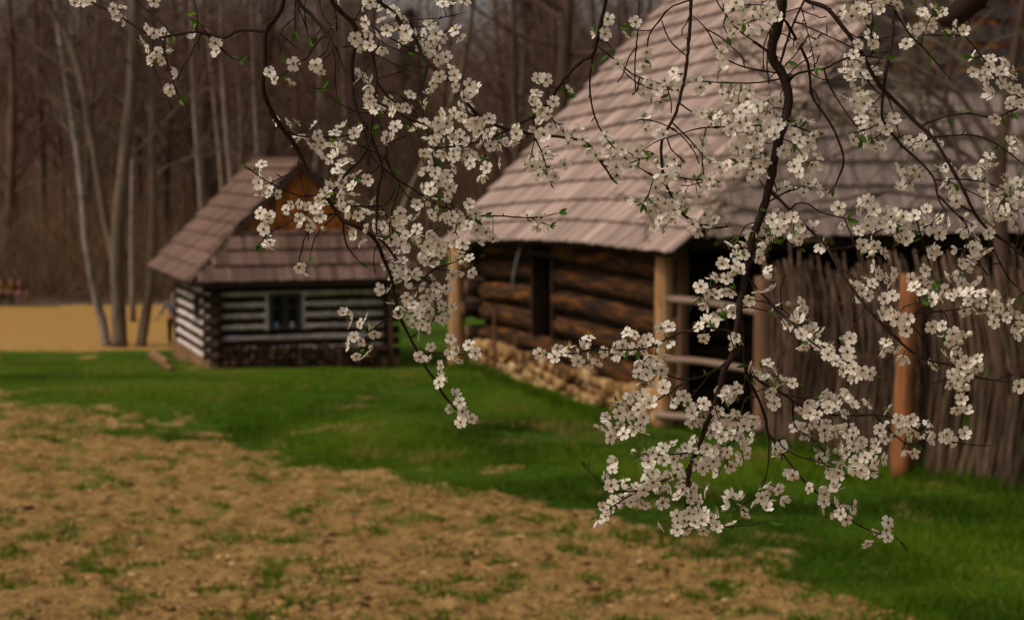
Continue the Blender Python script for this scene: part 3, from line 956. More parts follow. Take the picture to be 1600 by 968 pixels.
# front window
wx0, wx1 = x0 + 4.72 * tw0, x0 + 4.72 * tw1
mb = MB(); zf0, zf1 = .93, 1.86; t = .09; yo = yf - .19
mb.box((wx0, yo, zf0), (0, 0, zf1 - zf0), (t, 0, 0), (0, .12, 0)); mb.box((wx1 - t, yo, zf0), (0, 0, zf1 - zf0), (t, 0, 0), (0, .12, 0))
mb.box((wx0 + t, yo, zf1 - t), (wx1 - wx0 - 2 * t, 0, 0), (0, .12, 0), (0, 0, t)); mb.box((wx0 + t, yo, zf0), (wx1 - wx0 - 2 * t, 0, 0), (0, .12, 0), (0, 0, t))
xm = (wx0 + wx1) / 2
mb.box((xm - .045, yo + .02, zf0 + t), (0, 0, zf1 - zf0 - 2 * t), (.09, 0, 0), (0, .08, 0))
for xa, xb in ((wx0 + t, xm - .045), (xm + .045, wx1 - t)):
    mb.box((xa, yo + .03, (zf0 + zf1) / 2 + .08), (xb - xa, 0, 0), (0, .05, 0), (0, 0, .03))
    mb.box((xa, yo + .031, zf0 + t), (0, 0, zf1 - zf0 - 2 * t), (.03, 0, 0), (0, .05, 0)); mb.box((xb - .03, yo + .031, zf0 + t), (0, 0, zf1 - zf0 - 2 * t), (.03, 0, 0), (0, .05, 0))
M['winframe'] = wood('winframe', [(.04, .032, .03), (.075, .062, .058), (.1, .085, .08)], (1, 14, 1))
wn = mb.build('window', M['winframe'], cab)
mb = MB(); mb.box((wx0 + .03, yf - .105, zf0 + .03), (wx1 - wx0 - .06, 0, 0), (0, 0, zf1 - zf0 - .06), (0, .01, 0)); mb.build('pane', M['glass'], wn)
for xa in (wx0 - .085, wx1 + .015):
    mb = MB(); mb.box((xa, yf - .165, zf0 - .06), (0, 0, zf1 - zf0 + .12), (.07, 0, 0), (0, .1, 0)); mb.build('jamb', M['lime'], wn)
# pots standing on the outer sill
mb = MB(); mb.box((wx0 - .02, yf - .3, zf0 - .035), (wx1 - wx0 + .04, 0, 0), (0, .14, 0), (0, 0, .03)); mb.build('sill', M['winframe'], wn)


def jar(px_l, mat, label, r=.06):
    mb = MB(); prof = [(0, r * .6), (.03, r * .95), (.08, r), (.12, r * .8), (.15, r * .55), (.17, r * .62)]
    mb.tube([(0, 0, z) for z, _ in prof], [q for _, q in prof], 10)
    wpt = Matrix.Translation(cab.location) @ Matrix.Rotation(TH, 4, 'Z') @ Vector((px_l, yf - .235, zf0 - .004))
    o = mb.build('jar', mat, loc=wpt, smooth=True); tag(o, label, 'jar')


jar(wx0 + .2, M['blue'], 'small blue jar in the left half of the cabin window', .075)
jar(xm + .17, M['white_glaze'], 'small whitish jar in the right half of the cabin window', .06)
# side window
ys0, ys1 = yb + (yf - yb) * .74, yb + (yf - yb) * .58
mb = MB(); xo = x0 - .17
mb.box((xo, ys0, 1.0), (0, 0, .78), (0, .1, 0), (.12, 0, 0)); mb.box((xo, ys1 - .1, 1.0), (0, 0, .78), (0, .1, 0), (.12, 0, 0))
mb.box((xo, ys0 + .1, 1.0), (0, ys1 - ys0 - .2, 0), (.12, 0, 0), (0, 0, .08)); mb.box((xo, ys0 + .1, 1.7), (0, ys1 - ys0 - .2, 0), (.12, 0, 0), (0, 0, .08))
mb.box((xo + .02, (ys0 + ys1) / 2 - .04, 1.08), (0, 0, .62), (0, .08, 0), (.08, 0, 0))
wn2 = mb.build('window', M['winframe'], cab)
mb = MB(); mb.box((x0 - .1, ys0 + .05, 1.04), (0, ys1 - ys0 - .1, 0), (0, 0, .7), (.01, 0, 0)); mb.build('pane', M['glass'], wn2)
# corner boards at the ends of the front wall
for xa in (x0 - .02, x1 + .0):
    mb = MB(); mb.box((xa, yf - .15, -.2), (0, 0, CE + .1), (.13, 0, 0), (0, .1, 0)); mb.build('corner_board', M['post_dark'], cab)
# footing stones
mb = MB()
for (ax, ay, bx_, by_) in ((x0, yf, x0, yb), (x0, yf, x1, yf)):
    ln = math.hypot(bx_ - ax, by_ - ay); s = 0
    while s < ln:
        w = random.uniform(.3, .55); ux, uy = (bx_ - ax) / ln, (by_ - ay) / ln
        mb.box((ax + ux * s - (.2 if ux == 0 else 0), ay + uy * s - (.1 if uy == 0 else 0), -.6), (ux * (w - .02), uy * (w - .02), 0), (.22 if ux == 0 else 0, .2 if uy == 0 else 0, 0), (0, 0, .62 + random.uniform(-.05, .05)), jit=.03)
        s += w
M['stone_warm'] = plain('stone_warm', (.23, .14, .07), .95, .45, 5)
mb.build('footing', M['stone_warm'], cab)

# dark firewood under the cabin's front wall
prd = [firewood_mesh('firewood_log', k % 4, .098, .4, [M['fwd_bark'], M['fwd_end']]) for k in range(10)]
CM = Matrix.Translation(cab.location) @ Matrix.Rotation(TH, 4, 'Z')


def cab_pos(s, z):
    p = CM @ Vector((x0 + .2 + s, yf - .42 + random.uniform(-.04, .04), 0)); return (p.x, p.y, min(hz(p.x, p.y), p.z + .1) + z - .03)


nc_ = stack(prd, 'firewood_log', cab_pos, 0, 4.35, lambda s: .66 + .05 * math.sin(s * 3), .098, 'dark weathered firewood log stacked below the cabin window', 'dark firewood stacked under the cabin window', TH)

for o in prd:
    if o.get('used') is None: bpy.data.objects.remove(o)

# weathered board lying in the grass left of the cabin
pa, pb = ground_hit(229, 556), ground_hit(264, 580)
mb = MB(); d = pb - pa
mb.box((0, 0, .03), d, (.10, .16, 0), (0, 0, .06)); mb.box((.05, .3, .09), d * .7, (.08, .14, 0), (0, 0, .05))
M['old_board'] = wood('old_board', [(.2, .1, .045), (.3, .17, .085), (.36, .22, .12)], (1, 10, 1))
tag(mb.build('wooden_board', M['old_board'], loc=pa), 'weathered orange brown boards lying in the grass left of the cabin', 'board')

# ================================================================= TREES
def branch_path(p, d, ln, n, wob, up):
    pts = [Vector(p)]; d = Vector(d).normalized()
    for k in range(n):
        d = (d + Vector((random.gauss(0, wob), random.gauss(0, wob), random.gauss(0, wob) + up))).normalized()
        pts.append(pts[-1] + d * (ln / n))
    return pts


def crown(mb, path, rad, lo, nl, ln, ang, up, twigs=7, sub=6, m=0, tr=.009):
    """limbs, branches and twigs along a trunk path"""
    n = len(path)
    for i in range(nl):
        t = lo + (1 - lo) * (i + random.random()) / nl
        f = t * (n - 1); k = min(int(f), n - 2); p = path[k].lerp(path[k + 1], f - k); r = rad[k]
        az = random.random() * 6.283
        el = ang + random.uniform(-.25, .25)
        d = Vector((math.cos(az) * math.cos(el), math.sin(az) * math.cos(el), math.sin(el)))
        l = ln * (1.15 - .75 * (t - lo) / (1 - lo)) * random.uniform(.7, 1.15)
        lp = branch_path(p, d, l, 6, .13, up)
        r0 = min(r * .5, .012 * l + .012)
        mb.tube(lp, [r0 * (1 - .8 * q) for q in np.linspace(0, 1, 7)], 4, m=m, caps=False)
        for j in range(sub):
            f = random.uniform(1.2, 5.9); k2 = int(f); p2 = lp[k2].lerp(lp[k2 + 1], f - k2)
            d2 = (lp[k2 + 1] - lp[k2]).normalized() + Vector((random.gauss(0, .6), random.gauss(0, .6), random.gauss(.1, .5)))
            l2 = l * random.uniform(.25, .5)
            bp_ = branch_path(p2, d2, l2, 4, .16, up)
            mb.tube(bp_, [max(tr * 1.2, r0 * .35) * (1 - .6 * q) for q in np.linspace(0, 1, 5)], 3, m=m, caps=False)
            for q in range(twigs):
                f = random.uniform(.5, 3.95); k3 = int(f); p3_ = bp_[k3].lerp(bp_[k3 + 1], f - k3)
                d3 = (bp_[k3 + 1] - bp_[k3]).normalized() + Vector((random.gauss(0, .6), random.gauss(0, .6), random.gauss(.1, .6)))
                tp = branch_path(p3_, d3, l2 * random.uniform(.3, .7), 2, .2, up * .5)
                mb.tube(tp, [tr, tr * .9, tr * .5], 3, m=m, caps=False)


def make_tree(name, h, r0, bm_, tm, lo, nl, ln, ang, up, lean=(0, 0), twigs=6, sub=6):
    root = empty(name)
    n = 14; path = []; wx_, wy_ = random.uniform(0, 6), random.uniform(0, 6)
    for k in range(n + 1):
        t = k / n
        path.append(Vector((lean[0] * h * t + .012 * h * math.sin(wx_ + t * 6), lean[1] * h * t + .012 * h * math.sin(wy_ + t * 5), h * t - .15)))
    path = [p - Vector((path[0].x, path[0].y, 0)) for p in path]
    rad = [r0 * (1.25 if k == 0 else 1) * (1 - .88 * k / n) + .015 for k in range(n + 1)]
    mb = MB(); mb.tube(path, rad, 8, rough=.04); mb.build('trunk', bm_, root, smooth=True)
    mb = MB(); crown(mb, path, rad, lo, nl, ln, ang, up, twigs, sub); mb.build('crown', tm, root)
    return root


def place(o, x, y, sc_=1, rz=0):
    o.location = (x, y, hz(x, y)); o.scale = (sc_,) * 3; o.rotation_euler = (0, 0, rz)


protos = []
for k in range(4):
    protos.append((make_tree('bare_tree', 19 + k, .16 + .02 * k, M['bark_brown'], M['twig'], .22, 20, 5.0, .75, .07, (random.uniform(-.03, .03), 0)), 'brown'))
for k in range(2):
    protos.append((make_tree('bare_tree', 20, .14, M['bark_grey'], M['twig_pale'], .25, 18, 4.2, .85, .05, (random.uniform(-.04, .04), 0)), 'grey'))
bproto = [make_tree('birch_tree', 20, .125, M['birch_far'], M['twig'], .4, 20, 3.2, .8, -.02) for _ in range(2)]
lab = {'brown': 'slender bare brown tree in the wood beyond the cabin and field', 'grey': 'slender bare grey tree in the wood beyond the cabin and field'}
used = set(); cnt = 0
spots = []
tries = 0
while len(spots) < 85 and tries < 5000:
    tries += 1
    y = 91 + 42 * random.random() ** 1.3; x = random.uniform(-.29, .12 if y > 0 else 0) * y
    if -.034 < x / y < -.002 or (-.065 < x / y < -.05): continue      # gaps the sky shows through
    if all((x - a) ** 2 + (y - b_) ** 2 > 2.2 for a, b_ in spots): spots.append((x, y))
for (x, y) in spots:
    src, kd = random.choice(protos)
    o = src if src.name not in used else copy_tree(src)
    used.add(src.name)
    place(o, x, y, random.uniform(.85, 1.15), random.random() * 6.28)
    tag(o, lab[kd], 'tree', 'bare %s trees in the wood' % kd)
# white birches standing behind the cabin
bl = [(318, 84, 1.0, 'white birch trunk rising above the left slope of the cabin roof'), (347, 88, .95, 'thin white birch between two others above the cabin roof'),
      (371, 83, 1.0, 'white birch rising just left of the cabin ridge'), (409, 87, .9, 'white birch behind the cabin ridge near the long dark branch'),
      (482, 90, .9, 'faint white birch behind the cabin gable'), (540, 92, .9, 'faint white birch right of the cabin gable'), (207, 76, .8, 'white birch stem behind the cluster of field trees')]
for k, (px, y, sc_, lb) in enumerate(bl):
    o = bproto[k % 2] if k < 2 else copy_tree(bproto[k % 2])
    p = at(px, 400, y); place(o, p.x, y, sc_, random.random() * 6); tag(o, lb, 'birch', 'white birches behind the cabin')


# trees at the near edge of the far field
def traced_tree(name, stems, Yd, bm_, tm, label, lo=.35, nl=12, ln=3.0, group=None, ang=.6, forks=True):
    """stems: list of (pixel polyline, r0, r1); first starts at the ground"""
    b0 = ground_hit(*stems[0][0][0]); Yd = b0.y
    root = empty(name, b0); tag(root, label, 'tree', group)
    tmb = MB(); cmb = MB()
    for si, (pl, r0, r1) in enumerate(stems):
        pts = [at(px, py, Yd + .15 * math.sin(i * 1.3) * (1 if i else 0)) - b0 for i, (px, py) in enumerate(pl)]
        if si == 0: pts[0] = pts[0] - Vector((0, 0, .15))
        d = (pts[-1] - pts[-2]).normalized()
        for k in range(4):
            d = (d + Vector((random.gauss(0, .08), random.gauss(0, .08), .15))).normalized(); pts.append(pts[-1] + d * 1.3)
        # resample
        fine = []
        for a, b_ in zip(pts[:-1], pts[1:]):
            for q in range(3): fine.append(a.lerp(b_, q / 3))
        fine.append(pts[-1])
        rad = [(r0 + (r1 - r0) * k / (len(fine) - 1)) * (1.18 if (k == 0 and si == 0) else 1) for k in range(len(fine))]
        tmb.tube(fine, rad, 9, rough=.04)
        crown(cmb, fine, rad, lo, nl, ln, ang, .05, 5, 5, tr=.008)
    tmb.build('trunk', bm_, root, smooth=True); cmb.build('crown', tm, root)
    return root


traced_tree('birch_tree', [([(168, 541), (160, 500), (151, 470), (141, 420), (133, 370), (129, 310), (120, 230), (108, 150), (98, 90), (90, 30), (86, -40)], .15, .06)], 61, M['birch'], M['twig_pale'], 'leaning white birch at the field edge left of the cabin', .35, 13, 3.2)
traced_tree('field_tree', [([(187, 543), (185, 480), (183, 420), (185, 340), (191, 280), (198, 215), (206, 130), (210, 40), (212, -60)], .255, .1),
                           ([(183, 420), (168, 360), (157, 300), (146, 230), (136, 173), (125, 118), (108, 62), (80, 15), (60, -30)], .15, .06)], 61, M['bark_grey'], M['twig_pale'], 'thick grey forked tree at the field edge between two leaning trees', .3, 13, 3.6)
traced_tree('field_tree', [([(219, 542), (228, 490), (236, 440), (239, 370), (239, 300), (237, 220), (238, 140), (236, 60), (238, -40)], .17, .07)], 61, M['bark_grey'], M['twig_pale'], 'dark tree leaning right at the field edge nearest the cabin', .3, 12, 3.2)
# pale arching tree behind, right of the cabin
traced_tree('bare_tree', [([(560, 520), (600, 400), (640, 300), (690, 200), (720, 120), (735, 40), (745, -40)], .13, .05)], 70, M['bark_grey'], M['twig'], 'bare tree leaning right behind the cabin gable', .3, 12, 3.5)
traced_tree('bare_tree', [([(660, 520), (668, 420), (672, 300), (690, 180), (700, 90), (706, 0), (708, -60)], .11, .05)], 70, M['bark_brown'], M['twig'], 'bare brown tree in the gap between cabin and barn', .25, 15, 3.5)
traced_tree('old_tree', [([(860, 520), (868, 400), (872, 250), (880, 130), (885, 40), (890, -60)], .3, .14)], 66, M['bark_brown'], M['twig'], 'dark spreading bare tree standing behind the left edge of the barn roof', .35, 18, 6.5, None, .15)


# dark spruces far behind
def spruce(h):
    root = empty('spruce_tree'); mb = MB()
    mb.tube([(0, 0, h * t - .1) for t in np.linspace(0, 1, 6)], [.2 * (1 - .9 * t) for t in np.linspace(0, 1, 6)], 7); mb.build('trunk', M['bark_brown'], root)
    n = 5200; v = np.empty((n, 3, 3)); t = rng.random(n) ** .75
    zz = h * (.12 + .88 * t); rr = (h * .17) * (1 - t) * (.35 + .65 * np.sqrt(rng.random(n))) + .1; a = rng.random(n) * 6.283
    lay = np.sin(zz * 7) * .12
    c = np.stack([np.cos(a) * rr, np.sin(a) * rr, zz - rr * .35 + lay], -1)
    d = np.stack([np.cos(a), np.sin(a), np.full(n, -.35)], -1) * (.25 + .25 * rng.random(n))[:, None] + rng.normal(0, .1, (n, 3))
    s_ = np.stack([-np.sin(a), np.cos(a), np.zeros(n)], -1) * .07 + rng.normal(0, .03, (n, 3))
    v[:, 0] = c - s_; v[:, 1] = c + s_; v[:, 2] = c + d
    np_mesh('crown', v.reshape(-1, 3), np.arange(n * 3).reshape(-1, 3), M['needle'], rnd=rng.random(n), parent=root)
    return root


sp_ = spruce(17)
for k, (px, y, sc_, lb) in enumerate([(835, 118, .95, 'dark spruce behind the wood right of the sky gap'), (640, 124, .8, 'dark spruce deep in the wood above the gap between cabin and barn')]):
    o = sp_ if k == 0 else copy_tree(sp_)
    p = at(px, 300, y); place(o, p.x, y, sc_, k * 2.0); tag(o, lb, 'spruce')


def needles(name, n, yr, zfn, ln, wd, tilt, mat, xr=(-.3, .2)):
    y = yr[0] + (yr[1] - yr[0]) * rng.random(n); x = (xr[0] + (xr[1] - xr[0]) * rng.random(n)) * y
    z = Hs(x, y) + zfn(n, x, y)
    a = rng.random(n) * 6.283; tl = np.abs(rng.normal(0, tilt, n))
    L_ = ln[0] + (ln[1] - ln[0]) * rng.random(n)
    d = np.stack([np.cos(a) * np.sin(tl), np.sin(a) * np.sin(tl), np.cos(tl)], -1) * L_[:, None]
    w_ = wd[0] + (wd[1] - wd[0]) * rng.random(n)
    s_ = np.stack([np.ones(n), np.zeros(n), rng.normal(0, .3, n)], -1) * (w_ / 2)[:, None]
    c = np.stack([x, y, z], -1)
    v = np.stack([c - s_, c + s_, c + d], 1)
    return np_mesh(name, v.reshape(-1, 3), np.arange(n * 3).reshape(-1, 3), mat, rnd=np.clip(rng.normal(.5, .22, n), 0, 1))


tag(needles('undergrowth', 95000, (88.5, 112), lambda n, x, y: np.abs(rng.normal(0, 1.9, n)) * (.6 + .9 * vnoise(x * .3, y * .3, 5)), (.6, 2.4), (.012, .04), .7, M['brush']),
    'brown leafless undergrowth along the edge of the wood', 'undergrowth', kind='stuff')
tag(needles('distant_woodland', 150000, (104, 165), lambda n, x, y: np.clip(12.5 * (rng.random(n) ** 1.8 + .1 * rng.normal(0, 1, n)), 0, 30) * (.6 + .8 * vnoise(x * .12, y * .02, 9)) * np.where((x / y > -.07) & (x / y < .005), .62, .95), (.8, 3.0), (.012, .045), .6, M['wood_mass'], (-.3, .3)),
    'mass of bare brown trees deep in the wood', 'woodland', kind='stuff')

# budding tree by the barn gable
p0 = at(1566, 745, 28.3); g = hz(p0.x, p0.y)
bt = empty('budding_tree', (p0.x, p0.y, g)); tag(bt, 'grey arching tree with tiny yellow green buds before the barn gable', 'tree')
tmb = MB(); cmb = MB(); leafpts = []
tp = [at(px, py, 28.3) - bt.location for px, py in ((1566, 745), (1566, 640), (1563, 520), (1565, 400), (1561, 300), (1566, 220), (1580, 120), (1600, 0), (1610, -90))]
tp[0] = Vector((0, 0, -.15))
tmb.tube(tp, [.16, .13, .12, .115, .105, .09, .07, .05, .03], 9, rough=.05)
arcs = [[(1563, 330), (1500, 262), (1420, 215), (1330, 196), (1240, 200), (1170, 222), (1110, 260)],
        [(1562, 280), (1490, 225), (1400, 212), (1300, 245), (1200, 285), (1130, 300)],
        [(1565, 360), (1480, 308), (1380, 300), (1280, 312), (1190, 325), (1080, 312), (1000, 300)],
        [(1563, 240), (1500, 140), (1420, 98), (1340, 100), (1250, 140), (1160, 170), (1080, 190)],
        [(1475, 300), (1458, 230), (1452, 130), (1447, 20), (1440, -60)],
        [(1500, 262), (1482, 150), (1490, 60), (1500, -40)],
        [(1561, 300), (1500, 180), (1440, 130), (1370, 110), (1290, 60), (1220, 20)],
        [(1566, 220), (1520, 110), (1450, 60), (1380, 30), (1300, 10)],
        [(1330, 196), (1270, 150), (1200, 130), (1130, 70)],
        [(1380, 300), (1300, 340), (1200, 355), (1100, 345), (1030, 320)],
        [(1563, 340), (1600, 250), (1650, 180)], [(1490, 225), (1400, 150), (1330, 150), (1230, 165)]]
for i, pl in enumerate(arcs):
    dd = random.uniform(-.5, .4)
    pts = []
    for k, (px, py) in enumerate(pl):
        pts.append(at(px + random.uniform(-6, 6) * (k > 0), py + random.uniform(-6, 6) * (k > 0), 28.3 + dd * min(1, k / 3)) - bt.location)
    fine = []
    for a, b_ in zip(pts[:-1], pts[1:]):
        for q in range(3): fine.append(a.lerp(b_, q / 3) + Vector((random.gauss(0, .015), 0, random.gauss(0, .015))))
    fine.append(pts[-1])
    cmb.tube(fine, [.045 * (1 - .78 * k / (len(fine) - 1)) for k in range(len(fine))], 6, caps=False)
    for j in range(13):
        f = random.uniform(.15, .98) * (len(fine) - 1.01); k = int(f); q = fine[k].lerp(fine[k + 1], f - k)
        d = (fine[k + 1] - fine[k]).normalized() + Vector((random.gauss(0, .7), random.gauss(0, .6), random.gauss(.1, .7)))
        bp_ = branch_path(q, d, random.uniform(.4, 1.3), 5, .2, .0)
        cmb.tube(bp_, [.013, .012, .01, .009, .007, .005], 4, caps=False)
        for z in range(4):
            kk = random.randint(1, 4); d2 = (bp_[kk + 1] - bp_[kk]).normalized() + Vector((random.gauss(0, .7), random.gauss(0, .5), random.gauss(.1, .7)))
            tw = branch_path(bp_[kk], d2, random.uniform(.15, .5), 3, .2, 0)
            cmb.tube(tw, [.008, .007, .006, .004], 3, caps=False); leafpts += [tw[-1], tw[2]] if random.random() < .5 else []
tmb.build('trunk', M['bark_brown'], bt, smooth=True); cmb.build('crown', M['grey_limb'], bt)
lp = np.array([p[:] for p in leafpts]); lp = np.repeat(lp, 5, 0) + rng.normal(0, .03, (len(lp) * 5, 3)); n = len(lp)
d = rng.normal(0, 1, (n, 3)); d /= np.linalg.norm(d, axis=1)[:, None]; e = np.cross(d, rng.normal(0, 1, (n, 3))); e /= np.linalg.norm(e, axis=1)[:, None]
v = np.stack([lp - e * .012, lp + d * .03 - e * 0, lp + e * .012, lp - d * .02], 1)
o = np_mesh('leaves', v.reshape(-1, 3), np.arange(n * 4).reshape(-1, 4), M['bud_leaf'], rnd=rng.random(n), parent=bt); o['kind'] = 'stuff'

# ================================================================= PEOPLE
def skin_obj(name, verts, edges, mat, parent, sub=1):
    me = bpy.data.meshes.new(name); me.from_pydata([v[:3] for v in verts], edges, [])
    bm = bmesh.new(); bm.from_mesh(me); sl_ = bm.verts.layers.skin.verify(); bm.verts.ensure_lookup_table()
    for i, v in enumerate(verts):
        rr = v[3]; bm.verts[i][sl_].radius = (rr, v[4] if len(v) > 4 else rr); bm.verts[i][sl_].use_root = (i == 0)
    bm.to_mesh(me); bm.free()
    o = bpy.data.objects.new(name, me); COL.objects.link(o); o.parent = parent
    md = o.modifiers.new('Skin', 'SKIN'); md.use_smooth_shade = True
    s_ = o.modifiers.new('Sub', 'SUBSURF'); s_.levels = sub; s_.render_levels = sub
    me.materials.append(mat)
    return o


M['skin'] = plain('skin', (.42, .24, .17), .6, .1); M['hair'] = plain('hair', (.03, .02, .014), .7, .2)
SK = dict()


def person(loc, rz, label, top, legs, arm_l, arm_r, scale=1.0, group=None):
    root = empty('person', loc, rz); root.scale = (scale,) * 3
    tag(root, label, 'person', group)
    hip, chest, neck = (0, 0, .95), (0, -.01, 1.3), (0, 0, 1.48)
    def arm(side, e, h):
        return [(side * .19, 0, 1.42), e, h]
    V_ = [(0, 0, .95, .13, .1), (0, -.01, 1.12, .12, .09), (0, -.01, 1.3, .15, .1), (0, 0, 1.46, .06, .055), (0, -.01, 1.54, .05, .05), (0, -.02, 1.62, .085, .1), (0, -.01, 1.72, .075, .09)]
    E_ = [(i, i + 1) for i in range(6)]
    for side, (e, h) in ((-1, arm_l), (1, arm_r)):
        b_ = len(V_); V_ += [(side * .19, 0, 1.4, .06), (*e, .042), (*h, .028)]; E_ += [(2, b_), (b_, b_ + 1), (b_ + 1, b_ + 2)]
        dv = (Vector(h) - Vector(e)).normalized(); sv = dv.cross(Vector((0, 1, 0))).normalized()
        pm = Vector(h) + dv * .07; V_.append((*pm, .03, .018)); E_.append((b_ + 2, b_ + 3))
        for q, (off, ln) in enumerate(((-.027, .065), (-.009, .08), (.009, .075), (.026, .06))):
            V_.append((*(pm + sv * off + dv * .02), .009)); V_.append((*(pm + sv * off + dv * (.02 + ln)), .008)); k = len(V_); E_ += [(b_ + 3, k - 2), (k - 2, k - 1)]
        V_.append((*(Vector(h) + dv * .03 + sv * -.045), .009)); V_.append((*(Vector(h) + dv * .07 + sv * -.06), .008)); k = len(V_); E_ += [(b_ + 2, k - 2), (k - 2, k - 1)]
    for side in (-1, 1):
        b_ = len(V_); V_ += [(side * .095, 0, .88, .095), (side * .105, -.01, .5, .06), (side * .11, .01, .1, .04), (side * .12, -.1, .035, .035), (side * .125, -.19, .03, .03)]
        E_ += [(0, b_), (b_, b_ + 1), (b_ + 1, b_ + 2), (b_ + 2, b_ + 3), (b_ + 3, b_ + 4)]
    V_ += [(0, -.115, 1.64, .014), (0, -.13, 1.625, .012)]; k = len(V_); E_ += [(5, k - 2), (k - 2, k - 1)]
    skin_obj('body', V_, E_, M['skin'], root)
    tv = [(0, 0, .9, .15, .115), (0, -.01, 1.12, .14, .11), (0, -.01, 1.32, .17, .118), (0, 0, 1.44, .09, .08)]; te = [(0, 1), (1, 2), (2, 3)]
    for side, (e, h) in ((-1, arm_l), (1, arm_r)):
        b_ = len(tv); hh = Vector(e).lerp(Vector(h), .88); tv += [(side * .195, 0, 1.395, .075), (*e, .056), (*hh, .042)]; te += [(2, b_), (b_, b_ + 1), (b_ + 1, b_ + 2)]
    skin_obj('jacket', tv, te, top, root)
    lv = [(0, 0, .96, .14, .11)]; le = []
    for side in (-1, 1):
        b_ = len(lv); lv += [(side * .097, 0, .85, .108), (side * .106, -.01, .5, .076), (side * .11, .01, .1, .056)]; le += [(0, b_), (b_, b_ + 1), (b_ + 1, b_ + 2)]
    skin_obj('trousers', lv, le, legs, root)
    skin_obj('hair', [(0, .02, 1.7, .098, .1), (0, .035, 1.6, .075, .06)], [(0, 1)], M['hair'], root)
    for side in (-1, 1):
        skin_obj('shoe', [(side * .11, .03, .05, .05), (side * .12, -.1, .045, .045), (side * .125, -.2, .035, .035)], [(0, 1), (1, 2)], M['hair'], root)
    return root


M['cl_blue'] = plain('cl_blue', (.13, .125, .155), .9, .1); M['cl_dark'] = plain('cl_dark', (.02, .02, .022), .9, .2)
M['cl_red'] = plain('cl_red', (.045, .006, .008), .9, .2); M['cl_pale'] = plain('cl_pale', (.15, .11, .1), .9, .1)
M['cl_yellow'] = plain('cl_yellow', (.11, .066, .006), .9, .1); M['cl_olive'] = plain('cl_olive', (.05, .045, .02), .9, .1); M['bag'] = plain('bag', (.14, .07, .02), .8, .1)
pp = ground_hit(271, 542); pp = Vector((pp.x, pp.y, hz(pp.x, pp.y)))
person(pp, R(10), 'person in blue grey jacket and dark trousers half hidden behind the cabin corner', M['cl_blue'], M['cl_dark'], ((-.32, -.05, 1.17), (-.47, -.16, .97)), ((.26, .02, 1.14), (.28, -.05, .9)))
for px, yy, rz, lb, a, c in ((30, 86.5, 0, 'distant person in dark red jacket and pale trousers at the wood edge', 'cl_red', 'cl_pale'), (17, 87, .4, 'distant person in yellow jacket standing left of the red jacket', 'cl_yellow', 'cl_olive'), (0, 87.2, -.2, 'distant person in yellow jacket at the left end of the field edge', 'cl_yellow', 'cl_olive')):
    p = at(px, 440, yy)
    person((p.x, p.y, hz(p.x, p.y) - .02), rz, lb, M[a], M[c], ((-.24, .02, 1.14), (-.26, -.06, .9)), ((.32, -.02, 1.2), (.43, -.1, 1.02)), .72, None)
p = at(30, 440, 86.5); mb = MB()
prof = [(.0, .10), (.05, .13), (.2, .12), (.27, .05)]
mb.tube([(0, 0, z) for z, _ in prof], [q for _, q in prof], 8)
mb.tube([(.05 * math.cos(a), 0, .26 + .12 * math.sin(a)) for a in np.linspace(0, math.pi, 7)], .01, 4)
tag(mb.build('bag', M['bag'], loc=(p.x + .33, p.y - .08, hz(p.x, p.y) + .33)), 'small orange bag held by the distant person in dark red jacket', 'bag')

# ================================================================= BLOSSOMING TREE
D0 = 2.86
tree = empty('blossoming_plum_tree', (1.42, 3.25, hz(1.42, 3.25)))
tag(tree, 'white blossoming plum tree whose dark drooping branches hang across the foreground', 'plum tree')
TO = tree.location.copy()


def P3(px, py, D): return at(px, py, D)


